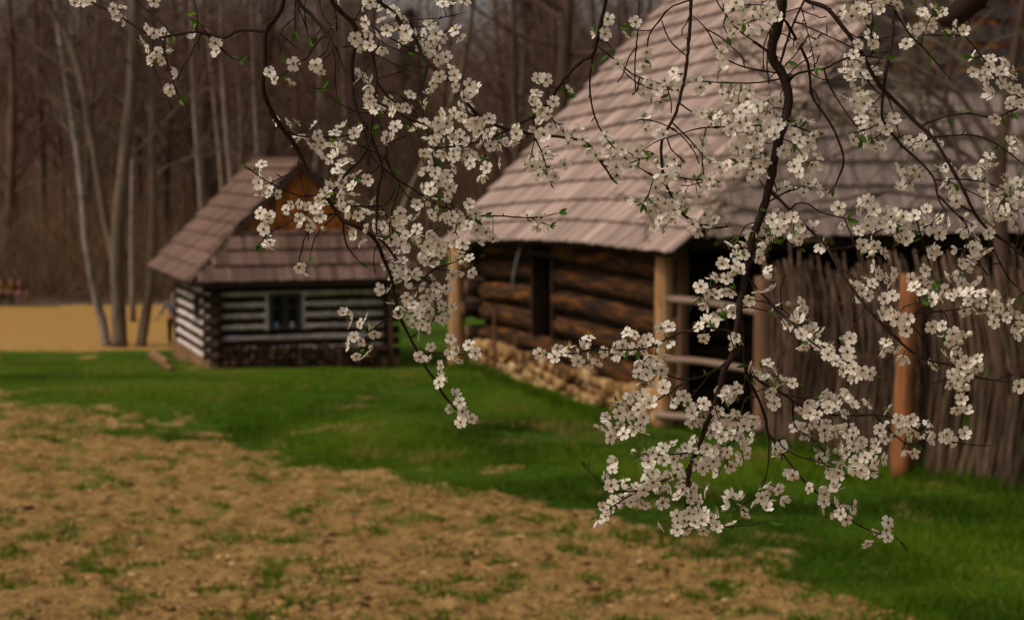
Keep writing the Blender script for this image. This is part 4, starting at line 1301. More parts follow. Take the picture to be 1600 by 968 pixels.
# pixel polylines: (width start, width end, points); '^' roots continue upward out of the frame
ROOTS = [
 (9, 4, [(446,-110),(444,-50),(443,0),(431,28),(415,50),(414,77),(414,102),(411,139),(422,170),(437,195),(456,220),(471,245),(481,270),(500,294),(515,315),(527,334),(536,346),(555,353),(577,365),(590,380),(598,402),(611,433),(617,461),(626,498),(645,535),(663,570),(680,594),(690,612),(712,640)]),
 (7, 4, [(450,-110),(456,-40),(465,0),(487,25),(505,46),(519,68),(527,87),(536,105),(546,124),(555,136),(574,152),(600,165),(640,185),(668,197)]),
 (9, 4, [(500,-110),(508,-40),(518,0),(533,19),(552,37),(558,56),(552,81),(549,108),(552,143),(558,174),(574,201),(586,229),(595,254),(597,270),(591,297),(588,346),(589,366)]),
 (7, 4, [(560,-110),(572,-50),(592,0),(614,19),(629,40),(648,59),(660,87),(679,108),(704,127),(722,152),(741,174),(759,189),(781,198),(800,203),(840,211),(877,214),(915,223),(933,245),(946,263),(957,281)]),
 (7, 3, [(955,-110),(950,-50),(946,0),(941,28),(933,62),(927,84),(905,99),(881,124),(862,152),(840,177),(819,189),(800,198),(772,214),(741,223),(710,229),(679,231)]),
 (6, 4, [(1080,-110),(1080,0),(1077,53),(1073,102),(1066,139),(1057,174),(1045,198),(1034,223),(1035,263),(1045,298),(1063,331),(1091,350),(1110,356),(1138,354)]),
 (18, 6, [(1240,-130),(1230,-60),(1222,0),(1215,40),(1205,85),(1222,115),(1232,150),(1228,180),(1215,225),(1200,300),(1189,340),(1176,373),(1165,429),(1156,478),(1150,526),(1148,548),(1132,578),(1120,623),(1102,667),(1091,700),(1078,729),(1074,763),(1073,794),(1077,822)]),
 (8, 4, [(1225,-110),(1240,-30),(1259,0),(1290,12),(1315,40),(1336,68),(1352,93),(1364,118),(1383,143),(1408,167),(1432,192),(1457,214),(1473,239),(1491,270),(1507,300),(1522,331),(1541,356),(1569,376),(1600,400),(1640,420)]),
 (7, 3, [(1400,-110),(1398,-40),(1397,0),(1394,62),(1386,102),(1380,146),(1378,180),(1386,198),(1411,229),(1442,257),(1460,281),(1466,310),(1479,331)]),
]
SUBS = [
 (5, 3, [(414,50),(400,48),(372,48),(350,59),(325,53),(307,50),(270,55),(242,59),(217,45),(186,25),(158,11),(136,1),(110,-8)]),
 (3, 2, [(266,53),(248,31),(217,6),(208,-8)]), (3, 2, [(250,58),(255,70),(263,105),(273,133),(281,156)]), (3, 2, [(318,52),(325,56),(341,71),(361,90),(374,96)]),
 (3, 2, [(309,50),(308,28),(303,0),(300,-12)]), (2, 2, [(344,56),(330,45),(312,38)]), (3,2,[(237,60),(238,72),(240,86)]),
 (5, 4, [(556,55),(567,56),(580,74),(586,108),(589,133),(583,161),(580,198),(577,223),(564,248),(539,273),(521,300)]),
 (4, 2, [(663,99),(660,139),(662,186),(670,214),(676,242),(682,273),(687,300)]),
 (3, 2, [(540,20),(546,28),(573,34),(598,53),(623,67),(657,87)]), (3, 2, [(586,128),(592,133),(611,155),(632,170),(657,187)]),
 (3, 2, [(598,264),(623,282),(648,297),(673,315),(697,325),(716,329),(740,338)]), (3, 3, [(527,334),(540,325),(555,322),(595,322),(611,309),(618,292)]),
 (3, 2, [(598,325),(611,350),(615,377),(617,395)]), (4, 2, [(577,362),(598,377),(623,408),(648,427),(673,443),(680,470),(679,494)]),
 (3, 2, [(660,434),(680,420),(694,415),(713,408)]), (3, 2, [(617,480),(601,501),(583,514),(570,529),(561,550)]), (3, 2, [(656,556),(668,552),(685,551),(725,554)]),
 (3, 2, [(524,337),(502,334),(474,331),(453,346),(419,365),(406,383)]), (2, 2, [(505,331),(481,362),(467,405)]), (2, 2, [(524,340),(496,365),(485,399)]), (3, 2, [(536,346),(541,381),(561,408)]),
 (3, 2, [(502,303),(473,307),(438,293),(410,279),(385,259)]), (3, 2, [(438,198),(455,208),(470,213),(500,214),(530,214),(565,205),(577,203)]),
 (3, 2, [(519,62),(505,56),(490,74),(480,90),(465,99),(440,118),(424,122)]), (2, 2, [(466,100),(468,105),(477,127),(490,138),(503,139)]),
 (2, 2, [(464,-10),(461,20),(461,50)]), (2, 2, [(459,32),(442,45),(436,68),(441,88)]), (2, 2, [(477,-5),(476,25),(482,58)]), (2, 2, [(497,-10),(505,25),(519,42)]), (2, 2, [(524,-5),(525,25),(526,51)]),
 (2, 2, [(520,70),(524,100),(523,125),(526,146)]), (2, 2, [(583,165),(592,190),(603,222),(606,255),(614,275)]), (2,2,[(556,224),(580,236),(600,246),(616,262)]), (2,2,[(552,56),(575,50),(606,72),(637,82)]),
 (2, 2, [(560,80),(585,85),(620,102),(656,123)]), (2,2,[(588,150),(600,175),(625,190),(654,200)]), (3,2,[(545,120),(557,140),(580,152),(590,168)]), (2,2,[(533,74),(550,72),(570,66)]),
 (2,2,[(640,32),(663,30),(690,28),(720,22)]), (2,2,[(614,19),(600,8),(585,2)]), (2,2,[(700,122),(716,140),(705,112)]), (3,2,[(762,190),(745,182),(722,175),(705,177)]), (2,2,[(604,140),(620,146),(640,160),(655,170)]),
 (3, 2, [(927,84),(922,124),(924,161),(936,198),(958,229),(986,254),(1017,273),(1045,294)]), (3, 2, [(934,72),(964,96),(992,118),(1029,130),(1042,136)]), (3, 2, [(998,-15),(998,0),(997,46),(992,102),(994,143)]),
 (3, 2, [(1080,0),(1062,6),(1045,14),(1029,34),(1014,56),(1009,93)]), (3, 2, [(1079,22),(1104,46),(1119,74),(1141,96),(1172,107),(1200,112),(1222,116)]), (3, 2, [(1116,-20),(1119,0),(1135,25),(1150,43),(1172,62),(1205,86)]),
 (3, 2, [(1066,132),(1085,127),(1128,129),(1172,130),(1200,127),(1225,122)]), (3, 2, [(1062,158),(1085,177),(1105,182)]), (3, 2, [(1004,235),(1029,220),(1066,208),(1097,200),(1150,198),(1200,195),(1226,190)]),
 (3, 2, [(1050,190),(1076,217),(1100,245)]), (2, 2, [(1039,208),(1048,232),(1066,248)]), (3, 2, [(1036,268),(1070,279),(1110,282)]), (2, 2, [(1003,186),(1025,190),(1045,198)]), (3, 2, [(831,183),(837,217),(846,235),(857,273),(860,285)]),
 (2, 2, [(862,155),(860,182),(876,197)]), (2,2,[(883,120),(880,135),(889,152)]), (2,2,[(840,128),(858,135),(868,138)]), (2,2,[(978,235),(1000,248),(1022,240),(1005,232)]), (2,2,[(960,105),(985,122),(1020,140),(1052,140)]),
 (2,2,[(1010,45),(996,48),(985,44)]), (2,2,[(940,60),(948,66),(955,75)]), (2, 2, [(1017,292),(1012,310),(1005,318)]),
 (3, 2, [(757,337),(780,337),(830,340),(873,333)]), (3,2,[(748,344),(752,338),(757,337)]), (2,2,[(830,340),(845,348),(860,352)]),
 (3, 2, [(700,310),(715,340),(712,362),(725,385)]),
 (4, 2, [(1150,517),(1110,512),(1079,515),(1048,526),(1017,542),(980,546),(930,546),(890,552),(850,549)]), (4, 2, [(1142,563),(1110,582),(1073,593),(1032,582)]), (3, 2, [(1073,593),(1043,615),(1017,630),(998,638),(968,628)]),
 (3, 2, [(1158,462),(1141,449),(1110,447),(1095,450)]), (5, 4, [(1156,470),(1165,578),(1180,612),(1195,649),(1202,690)]), (3, 2, [(1159,480),(1172,480),(1200,486)]),
 (4, 2, [(1163,432),(1180,448),(1206,474),(1231,498),(1262,529),(1293,551),(1318,563),(1343,576),(1369,589)]), (3,2,[(1158,470),(1200,472),(1236,493),(1260,512),(1282,533)]),
 (4, 2, [(1162,565),(1184,593),(1223,615),(1246,630),(1276,642),(1318,649),(1367,648),(1398,653),(1436,672),(1474,687),(1523,695),(1547,695)]),
 (3, 2, [(1367,650),(1390,672),(1413,691),(1428,697)]), (3, 2, [(1322,650),(1329,676),(1341,710),(1356,733)]), (4, 2, [(1202,676),(1230,718),(1257,752),(1284,775),(1314,800),(1344,821),(1371,832),(1398,838),(1411,850)]),
 (3, 2, [(1203,682),(1238,708),(1287,724),(1312,742)]), (3, 2, [(1236,628),(1242,665),(1262,680),(1284,700),(1295,720)]),
 (4, 2, [(1076,730),(1043,748),(1013,756),(986,767),(952,763),(917,732)]), (3, 2, [(1004,760),(971,782),(931,808)]), (3, 2, [(1090,706),(1062,708),(1043,710),(1000,712)]),
 (2, 2, [(1075,812),(1060,815),(1043,820)]), (3, 2, [(1076,815),(1104,819),(1131,822),(1165,820),(1205,813)]), (3, 2, [(1094,695),(1110,702),(1127,706),(1142,691),(1165,672)]), (3, 2, [(1183,615),(1165,623),(1154,661),(1146,695),(1135,716)]),
 (3, 2, [(1204,690),(1199,733),(1188,767),(1165,786),(1144,800)]), (2,2,[(1130,585),(1122,600),(1133,625)]), (2,2,[(1150,545),(1142,528),(1135,500)]), (2,2,[(1110,640),(1090,648),(1075,640)]), (2,2,[(1180,612),(1200,600),(1190,575)]),
 (5, 3, [(1212,40),(1225,31),(1246,65),(1262,99),(1267,136),(1271,155),(1293,186),(1308,214),(1318,254),(1302,294)]), (4, 3, [(1262,-20),(1257,0),(1234,50),(1222,105)]),
 (4, 3, [(1231,135),(1243,116),(1287,107),(1318,93),(1343,87),(1384,92)]), (3, 2, [(1290,108),(1299,139),(1318,170),(1346,208)]), (3, 3, [(1440,196),(1473,183),(1510,177),(1544,183),(1572,178),(1605,160)]),
 (3, 2, [(1455,211),(1510,211),(1541,217),(1572,235),(1605,262)]), (3, 2, [(1396,16),(1423,56),(1445,77),(1466,102),(1485,124)]), (3, 2, [(1480,36),(1504,53),(1535,90),(1562,130),(1605,158)]), (3, 2, [(1460,278),(1497,280),(1535,284),(1575,298)]),
 (2, 2, [(1250,37),(1293,56),(1339,81)]), (3, 2, [(1352,-20),(1355,0),(1361,53),(1366,72)]), (2, 2, [(1251,10),(1265,62),(1274,105)]), (2,2,[(1335,5),(1348,24),(1358,35)]),
 (5, 3, [(1200,296),(1234,328),(1259,353),(1284,377),(1302,402),(1315,427),(1333,452),(1352,477),(1370,498),(1392,520),(1423,548),(1454,563),(1485,570),(1510,582),(1535,591),(1585,597)]),
 (4, 2, [(1296,392),(1324,387),(1346,376),(1370,362),(1398,351)]), (4, 2, [(1366,494),(1401,495),(1435,489),(1473,486),(1525,478)]), (3, 2, [(1432,345),(1445,387),(1460,440)]),
 (3, 2, [(1540,356),(1556,396),(1575,433),(1597,455)]), (3, 2, [(1243,318),(1262,318),(1281,331),(1324,342)]), (2, 2, [(1270,525),(1264,570),(1256,600)]), (2, 2, [(1352,478),(1335,508),(1321,525)]), (3, 2, [(1470,487),(1481,498),(1480,520)]),
 (3,2,[(1520,332),(1500,320),(1495,300)]), (3,2,[(1466,300),(1490,330),(1512,355),(1510,385),(1500,420)]), (2,2,[(1400,495),(1412,480),(1440,470)]), (2,2,[(1585,388),(1592,360),(1578,330)]), (3,2,[(1595,398),(1610,340),(1600,290)]),
 (2,2,[(1216,215),(1240,225),(1262,255)]), (2,2,[(1210,250),(1180,248),(1155,252)]), (2,2,[(1226,195),(1250,200),(1270,208)]), (2,2,[(1228,170),(1210,168),(1200,175)]), (2,2,[(1380,150),(1360,165),(1342,160)]), (2,2,[(1378,120),(1355,125),(1340,110)]),
 (2,2,[(1387,200),(1370,215),(1348,218)]), (2,2,[(1415,232),(1430,222),(1442,220)]), (3,2,[(1196,315),(1230,300),(1262,292)]), (2,2,[(1187,345),(1165,352),(1155,370)]), (2,2,[(1172,395),(1150,400),(1128,412)]), (2,2,[(1215,45),(1190,30),(1165,38)]), (2,2,[(1220,20),(1190,8),(1160,8)]),
 (2,2,[(1136,26),(1130,40),(1138,55)]), (2,2,[(1330,-10),(1345,6),(1375,4)]), (2,2,[(1230,340),(1240,358),(1225,375)]), (2,2,[(1205,300),(1190,315),(1185,335)]), (2,2,[(1310,420),(1330,430),(1362,455),(1375,430)]), (2,2,[(1160,455),(1150,490),(1135,490)]),
 (2,2,[(640,30),(650,55),(680,60),(700,45)]), (2,2,[(612,20),(625,45),(610,38)]), (2,2,[(1395,55),(1372,62),(1360,58)]), (2,2,[(1505,55),(1490,60),(1480,56)]), (2,2,[(1440,70),(1445,45),(1460,20)]), (2,2,[(1535,92),(1520,90)]), (2,2,[(845,0),(838,-20)]),
]
# overhead limbs and trunk, out of the frame but carrying what hangs in it
LIMBS = [
 (90, 60, 3.20, [(2180,-60),(2060,-170),(1950,-230),(1830,-240),(1720,-220)]),
 (60, 34, 3.05, [(1720,-220),(1640,-150),(1580,-70),(1530,-10),(1500,18),(1474,36)]),
 (56, 34, 2.95, [(1830,-240),(1650,-215),(1480,-175),(1400,-140),(1300,-140),(1235,-128)]),
 (34, 24, 2.92, [(1235,-128),(1150,-125),(1080,-118),(955,-118),(800,-122),(690,-120),(560,-118)]),
 (22, 9, 2.9, [(560,-118),(500,-116),(446,-112),(330,-110),(200,-80)]),
 (60, 22, 3.2, [(1950,-230),(1900,-420),(1820,-560),(1760,-680)]), (50, 18, 3.25, [(2060,-170),(2120,-400),(2220,-560)]),
]
samples = []            # (px, py, depth) along finished branches


def near(px, py):
    best, bd = None, 1e9
    for s_ in samples:
        d = (s_[0] - px) ** 2 + (s_[1] - py) ** 2
        if d < bd: bd, best = d, s_
    return best, math.sqrt(bd)


def grow(w0_, w1_, pts, root=False, depth=None, name='branch', stub=True):
    if depth is None:
        s_, d = near(*pts[0])
        s2, d2 = near(*pts[-1])
        dep0 = s_[2]
        if d2 < d: pts = pts[::-1]; w0_, w1_ = w0_, w1_; s_, d = s2, d2; dep0 = s2[2]
        if d < 26: pts = [(s_[0], s_[1])] + list(pts[1:] if d < 12 else pts)
    else: dep0 = depth
    drift = 0 if depth is not None and not root else random.uniform(-.16, .16)
    ln = sum(math.hypot(a[0] - b_[0], a[1] - b_[1]) for a, b_ in zip(pts[:-1], pts[1:]))
    fine = []
    acc = 0
    n = len(pts)
    ph = random.random() * 6
    for i in range(n - 1):            # Catmull-Rom through the traced points
        p0, p1, p2, p3_ = pts[max(i - 1, 0)], pts[i], pts[i + 1], pts[min(i + 2, n - 1)]
        seg = math.hypot(p2[0] - p1[0], p2[1] - p1[1]); k = max(1, int(seg / 7))
        for q in range(k):
            t = q / k
            f_ = lambda c: .5 * (2 * p1[c] + (p2[c] - p0[c]) * t + (2 * p0[c] - 5 * p1[c] + 4 * p2[c] - p3_[c]) * t * t + (-p0[c] + 3 * p1[c] - 3 * p2[c] + p3_[c]) * t ** 3)
            fine.append((f_(0), f_(1), acc + seg * t))
        acc += seg
    fine.append((*pts[-1], acc))
    P = []; rad = []
    for i, (px, py, s_) in enumerate(fine):
        t = s_ / max(ln, 1)
        D = dep0 + drift * min(1, ln / 260) * t + .012 * math.sin(ph + s_ * .02) * min(1, s_ / 60)
        jx = random.gauss(0, .35) if 0 < i < len(fine) - 1 else 0
        samples.append((px, py, D))
        P.append(P3(px + jx, py + jx * .6, D) - TO)
        w_ = w0_ + (w1_ - w0_) * t
        rad.append(max(w_, 2.0) * .5 * D / F * (1 + (.22 if random.random() < .12 else 0) + random.uniform(-.05, .05)))
    if not (depth is not None and not root):
        k = max(1, min(4, len(rad) // 5))
        for i in range(k): rad[-1 - i] *= .55 + .45 * i / k
    mb = MB(); mb.tube(P, rad, 9 if w0_ > 15 else 7 if w0_ > 4 else 6, rough=.04)
    if stub:                          # short spurs and knobs along the twig
        for i in range(2, len(P) - 1):
            if random.random() < .11:
                d = (P[i + 1] - P[i]).normalized() + Vector((random.gauss(0, .9), random.gauss(0, .6), random.gauss(0, .9)))
                l = random.choice([random.uniform(.003, .007), random.uniform(.006, .02)])
                e = P[i] + d.normalized() * l
                mb.tube([P[i], P[i].lerp(e, .55) + Vector((0, 0, random.uniform(-.001, .001))), e], [min(rad[i] * .8, .0013), .0011, .0007], 5)
    return mb.build(name, M['plum_bark'], tree, smooth=True)


for w0_, w1_, dep, pl in LIMBS: grow(w0_, w1_, pl, depth=dep, name='limb', stub=False)
tp = [Vector((0, 0, -.25)), Vector((0, 0, 0)), Vector((.02, .0, .5)), Vector((-.01, .02, 1.1)), Vector((.02, 0, 1.6)), P3(2180, -60, 3.2) - TO, P3(2160, -90, 3.2) - TO]
tmb = MB(); pth = []
for a, b_ in zip(tp[:-1], tp[1:]):
    for q in range(4): pth.append(a.lerp(b_, q / 4))
pth.append(tp[-1])
tmb.tube(pth, [.115 * (1.5 if k == 0 else 1.25 if k < 3 else 1) * (1 - .4 * k / len(pth)) for k in range(len(pth))], 12, rough=.06)
tmb.build('trunk', M['plum_bark'], tree, smooth=True)
dep_r = [2.93, 2.9, 2.86, 2.82, 2.9, 2.84, 2.78, 2.88, 2.95]
for (w0_, w1_, pl), dp in zip(ROOTS, dep_r): grow(w0_, w1_, pl, root=True, depth=dp)
for w0_, w1_, pl in SUBS: grow(w0_, w1_, pl)

# fine bare side twigs
for k in range(96):
    for _ in range(30):
        s_ = random.choice(samples)
        if 0 < s_[1] < 640 and (s_[0] > 1020 or s_[0] < 760 or random.random() < .2) and 150 < s_[0] < 1600: break
    an = random.uniform(.2, 2.9) if random.random() < .75 else random.uniform(0, 6.28); l = random.uniform(25, 95); cv = random.uniform(-.9, .9)
    pl = [(s_[0], s_[1])]
    for q in range(1, 5):
        aa = an + cv * q / 4; pl.append((pl[-1][0] + math.cos(aa) * l / 4 + random.gauss(0, 1.5), pl[-1][1] + math.sin(aa) * l / 4 + random.gauss(0, 1.5)))
    grow(2.4, 1.6, pl, depth=s_[2] + .0001, name='twig')

# ---- blossoms: strips of flowers (x0,y0,x1,y1,count)
ST = """118 4 150 6 3;170 13 187 11 2;195 20 187 33 2;228 43 237 52 2;223 55 228 73 2;262 66 252 46 3;247 78 235 92 3;243 96 254 82 4;278 113 278 113 1;268 135 262 140 2;302 60 302 60 1;338 65 342 75 2;240 2 240 2 1
427 112 460 110 5;488 97 500 104 4;540 5 565 3 5;585 35 600 25 5;612 25 640 65 9;650 38 690 42 8;645 60 690 90 12;705 45 719 57 2;562 75 590 65 8;555 110 580 140 10;575 165 593 172 3;605 160 622 180 6;618 198 618 198 1;608 213 606 216 2;703 108 708 114 2;716 135 737 145 7;647 150 680 135 7;697 175 730 180 7;740 185 775 190 6;725 193 745 193 2;650 200 665 190 4;665 195 695 215 12;675 225 790 215 22;700 240 730 230 8;790 225 796 226 2;745 250 760 268 6;778 255 778 255 1;675 255 690 300 14;440 195 480 205 6;463 222 520 215 11;500 225 525 240 7;535 210 562 198 6;520 258 545 280 11;400 262 405 268 2;400 275 425 295 4;575 280 575 280 1;685 6 700 10 3;725 2 725 2 1
402 300 440 303 4;440 320 500 330 11;505 305 520 315 5;470 335 490 350 6;413 358 414 360 2;415 375 420 387 3;402 335 425 340 3;530 330 585 320 12;545 360 580 365 8;575 345 600 350 7;600 365 640 350 12;605 390 630 420 14;610 375 680 400 13;650 375 680 395 14;650 320 700 310 10;675 335 675 335 1;700 340 730 340 16;742 356 750 366 6;720 380 722 386 4;721 403 727 420 6;706 427 708 429 2;600 455 602 456 2;620 445 635 465 10;645 450 680 450 13;655 480 690 490 15;630 475 660 500 12;664 508 675 498 3;545 490 570 505 8;555 525 575 545 9;585 520 585 520 1;463 415 477 425 2;650 552 680 548 6;700 545 724 557 8;684 590 688 595 4;708 620 726 648 9
843 117 848 124 3;825 155 840 170 7;845 170 846 171 1;855 178 855 178 1;889 140 889 140 1;805 200 810 207 3;835 198 850 205 6;875 210 915 220 9;930 235 965 230 12;940 245 990 240 9;835 240 860 245 8;830 255 860 266 9;865 275 866 278 2;960 265 961 267 2;950 30 950 30 1;930 50 945 55 4;993 35 993 35 1;982 55 982 55 1;1001 98 1006 106 4;1010 82 1010 82 1;1000 130 1001 131 1;965 100 965 100 1;1030 140 1060 130 12;1015 150 1032 150 5;1045 155 1045 155 1;1097 125 1120 125 6;1003 180 1005 195 4;1032 208 1034 210 2;1090 180 1092 181 2;1115 190 1140 185 10;1130 150 1165 160 13;1160 170 1160 172 2;1195 160 1196 161 2;1080 230 1082 231 2;1100 245 1125 260 9;1015 255 1045 260 9;1035 275 1036 276 2;1055 275 1057 276 2;1085 280 1087 281 2;1110 285 1111 286 2;1165 200 1195 215 11;1150 240 1190 235 11;1160 260 1185 250 7;1130 20 1140 45 6;1150 10 1195 20 11;1160 40 1180 45 6;1123 78 1127 82 3
827 345 845 350 5;990 310 1010 325 5;1010 310 1080 315 17;1020 340 1040 350 6;1060 325 1062 326 2;1098 345 1118 355 6;1090 360 1091 361 1;1170 350 1190 380 9;1140 390 1165 400 10;1125 410 1127 411 2;1150 420 1151 422 2;1090 450 1145 450 10;1110 435 1111 436 1;1100 490 1120 500 8;1135 485 1137 487 3;1097 522 1100 523 2;1142 530 1148 540 4;1040 510 1042 510 2;855 555 940 550 18;955 540 1040 545 25;1000 580 1020 590 8;1038 602 1039 603 1;1188 436 1192 446 5;1170 470 1172 470 2;1218 475 1240 480 6;1235 495 1275 530 17;1182 575 1215 598 9;1170 570 1170 570 1;1130 600 1135 625 5;1155 605 1155 605 1;1085 640 1107 655 7;1100 630 1100 630 1;1120 670 1140 690 6
985 622 1010 630 8;942 655 995 665 21;1035 615 1050 625 6;1040 602 1042 603 1;1088 635 1094 645 6;1120 655 1170 665 14;1133 612 1137 619 3;1150 690 1160 710 7;990 705 990 705 1;1015 710 1052 712 11;1060 700 1080 695 6;1095 695 1110 710 7;1088 722 1130 715 9;945 740 970 742 6;955 758 955 758 1;985 755 1030 745 17;960 785 1002 775 13;938 797 955 798 5;1045 765 1082 765 11;1050 810 1072 815 8;1085 790 1102 815 13;1143 820 1143 820 1;1140 790 1160 780 7;1178 785 1212 770 10;1195 760 1196 762 2
1205 610 1225 620 6;1250 630 1275 645 8;1280 625 1330 625 12;1355 632 1355 632 1;1253 675 1257 682 4;1275 650 1285 670 7;1280 703 1284 708 3;1290 680 1290 681 1;1310 665 1335 700 17;1345 690 1346 691 2;1345 710 1365 715 8;1285 730 1340 725 15;1349 735 1351 737 2;1242 665 1243 667 1;1212 703 1220 710 4;1235 738 1236 739 2;1265 762 1265 762 1;1278 775 1302 790 10;1320 800 1330 795 3;1322 811 1322 811 1;1303 758 1307 763 3;1358 833 1387 824 7;1372 655 1400 680 9;1405 660 1432 660 7;1412 703 1412 703 1;1420 670 1432 680 6;1450 680 1452 681 2;1475 678 1477 679 2;1490 690 1490 691 1;1507 677 1508 678 1;1450 660 1450 660 1;1500 615 1512 627 5;1593 600 1598 610 4
1207 345 1260 365 21;1282 385 1282 385 1;1310 325 1310 325 1;1338 345 1390 345 22;1345 370 1370 385 7;1362 395 1362 395 1;1353 310 1358 314 3;1400 355 1460 350 19;1413 370 1418 374 3;1453 390 1458 396 3;1493 340 1516 352 9;1489 310 1491 312 2;1535 310 1562 332 13;1545 362 1546 364 2;1518 378 1523 383 4;1510 400 1522 411 7;1497 420 1506 424 4;1530 441 1530 441 1;1565 300 1600 300 15;1588 335 1594 345 6;1362 425 1390 440 13;1348 452 1353 460 5;1435 430 1450 455 11;1463 455 1502 455 11;1500 440 1502 441 2;1510 480 1547 465 14;1545 490 1592 495 13;1580 470 1581 472 2;1393 497 1398 505 5;1413 497 1418 504 4;1383 540 1387 543 3;1403 548 1408 551 2;1455 570 1455 571 1;1470 520 1502 530 11;1480 550 1512 560 11;1488 580 1512 592 8;1288 543 1294 548 3;1298 555 1327 570 9;1323 524 1328 528 3;1335 590 1335 590 1;1348 578 1354 583 4
1318 5 1388 5 13;1345 15 1346 16 2;1330 25 1331 25 1;1362 58 1368 64 4;1318 85 1342 80 6;1333 100 1352 132 15;1365 110 1366 112 2;1335 150 1352 177 13;1355 160 1356 162 2;1343 215 1372 215 13;1365 230 1366 231 2;1386 197 1395 204 6;1434 218 1446 224 8;1425 225 1426 226 1;1422 47 1430 50 5;1440 35 1462 15 10;1482 53 1490 58 6;1517 88 1517 88 1;1545 90 1545 91 2;1538 105 1570 126 15;1570 145 1596 161 12;1555 185 1555 185 1;1578 223 1584 228 3;1408 280 1432 270 9;1470 260 1471 261 2;1480 285 1481 286 2;1500 265 1501 266 2;1525 250 1537 255 7;1525 275 1526 276 2;1578 290 1600 285 8;1203 170 1222 160 7;1203 200 1232 190 7;1233 205 1267 210 10;1222 235 1229 237 4;1243 250 1272 266 9;1218 290 1272 290 11;1195 25 1206 30 6;1248 60 1253 63 3;1275 70 1276 71 1"""
sam = np.array(samples)
flowers = []
for ln_ in ST.replace('\n', ';').split(';'):
    x0_, y0_, x1_, y1_, c = [int(q) for q in ln_.split()]
    c = max(1, round(c * .72)) if c > 3 else c
    for k in range(c):
        for tr_ in range(25):
            t = (k + random.random()) / c
            sprd = 8.5 if c > 3 else 3 if c > 1 else 0
            px = x0_ + (x1_ - x0_) * t + random.gauss(0, sprd); py = y0_ + (y1_ - y0_) * t + random.gauss(0, sprd)
            if all((px - f[0]) ** 2 + (py - f[1]) ** 2 > 130 for f in flowers[-40:]): break
        d2 = (sam[:, 0] - px) ** 2 + (sam[:, 1] - py) ** 2
        j = int(np.argmin(d2)); flowers.append((px, py, j, math.sqrt(d2[j])))


def petal_geom(mb, T, r, seed):
    rs = random.Random(seed)
    nP = 5
    cup = rs.uniform(-.1, .35) if rs.random() < .8 else rs.uniform(.6, 1.1)
    for p in range(nP):
        a0 = 2 * math.pi * p / nP + rs.uniform(-.1, .1); ca, sa = math.cos(a0), math.sin(a0)
        sz = r * rs.uniform(.92, 1.1); tw = rs.uniform(-.12, .12)
        rows = ((.10, .05), (.3, .21), (.58, .37), (.83, .375), (1.0, .19))
        base = len(mb.v)
        for t, hw in rows:
            for s_ in (-1, 0, 1):
                tt = t - (.07 if (t == 1.0 and s_ == 0) else 0)
                lx, ly = tt * sz, hw * s_ * sz
                lz = sz * (cup * tt * tt + .10 * abs(s_) * hw * 1.6 + tw * s_ * tt - .06 * max(0, tt - .7) * (1 if s_ else 2) + .02 * p % 2)
                mb.v.append(tuple(T @ Vector((ca * lx - sa * ly, sa * lx + ca * ly, lz))))
        rr = rs.uniform(.25, 1)
        for k in range(4):
            for s_ in range(2):
                i = base + k * 3 + s_; mb.face([i, i + 1, i + 4, i + 3], r=rr, m=0)


def stamen_geom(mb, T, r, seed, m0=1):
    rs = random.Random(seed + 5)
    # reddish eye
    i = len(mb.v)
    for k in range(7): mb.v.append(tuple(T @ Vector((math.cos(k * .8976) * r * .25, math.sin(k * .8976) * r * .25, r * .08))))
    mb.v.append(tuple(T @ Vector((0, 0, r * .2))))
    ec = rs.random()
    for k in range(7): mb.face([i + k, i + (k + 1) % 7, i + 7], r=ec, m=m0 + 2)
    for k in range(15):
        a = rs.random() * 6.283; el = rs.uniform(.45, 1.35); l = r * rs.uniform(.5, .92)
        d = Vector((math.cos(a) * math.cos(el), math.sin(a) * math.cos(el), math.sin(el)))
        b0 = Vector((math.cos(a) * r * .1, math.sin(a) * r * .1, r * .08)); e = b0 + d * l
        s_ = Vector((-math.sin(a), math.cos(a), 0)) * r * .028
        i = len(mb.v)
        for q in (b0 - s_, b0 + s_, e): mb.v.append(tuple(T @ q))
        mb.face([i, i + 1, i + 2], r=rs.random(), m=m0)
        w = r * .075; i = len(mb.v)
        for q in (e + Vector((w, 0, 0)), e + Vector((-.5 * w, .87 * w, 0)), e + Vector((-.5 * w, -.87 * w, 0)), e + d * w * 1.3): mb.v.append(tuple(T @ q))
        ar = rs.random()
        for q in ((0, 1, 3), (1, 2, 3), (2, 0, 3), (0, 2, 1)): mb.face([i + z for z in q], r=ar, m=m0 + 1)


def stalk(mb, a, b_, m, r=.00055):
    mid = a.lerp(b_, .5) + Vector((0, 0, .001)); mb.tube([a, mid, b_], [r, r, r * 1.5], 4, m=m, caps=False)


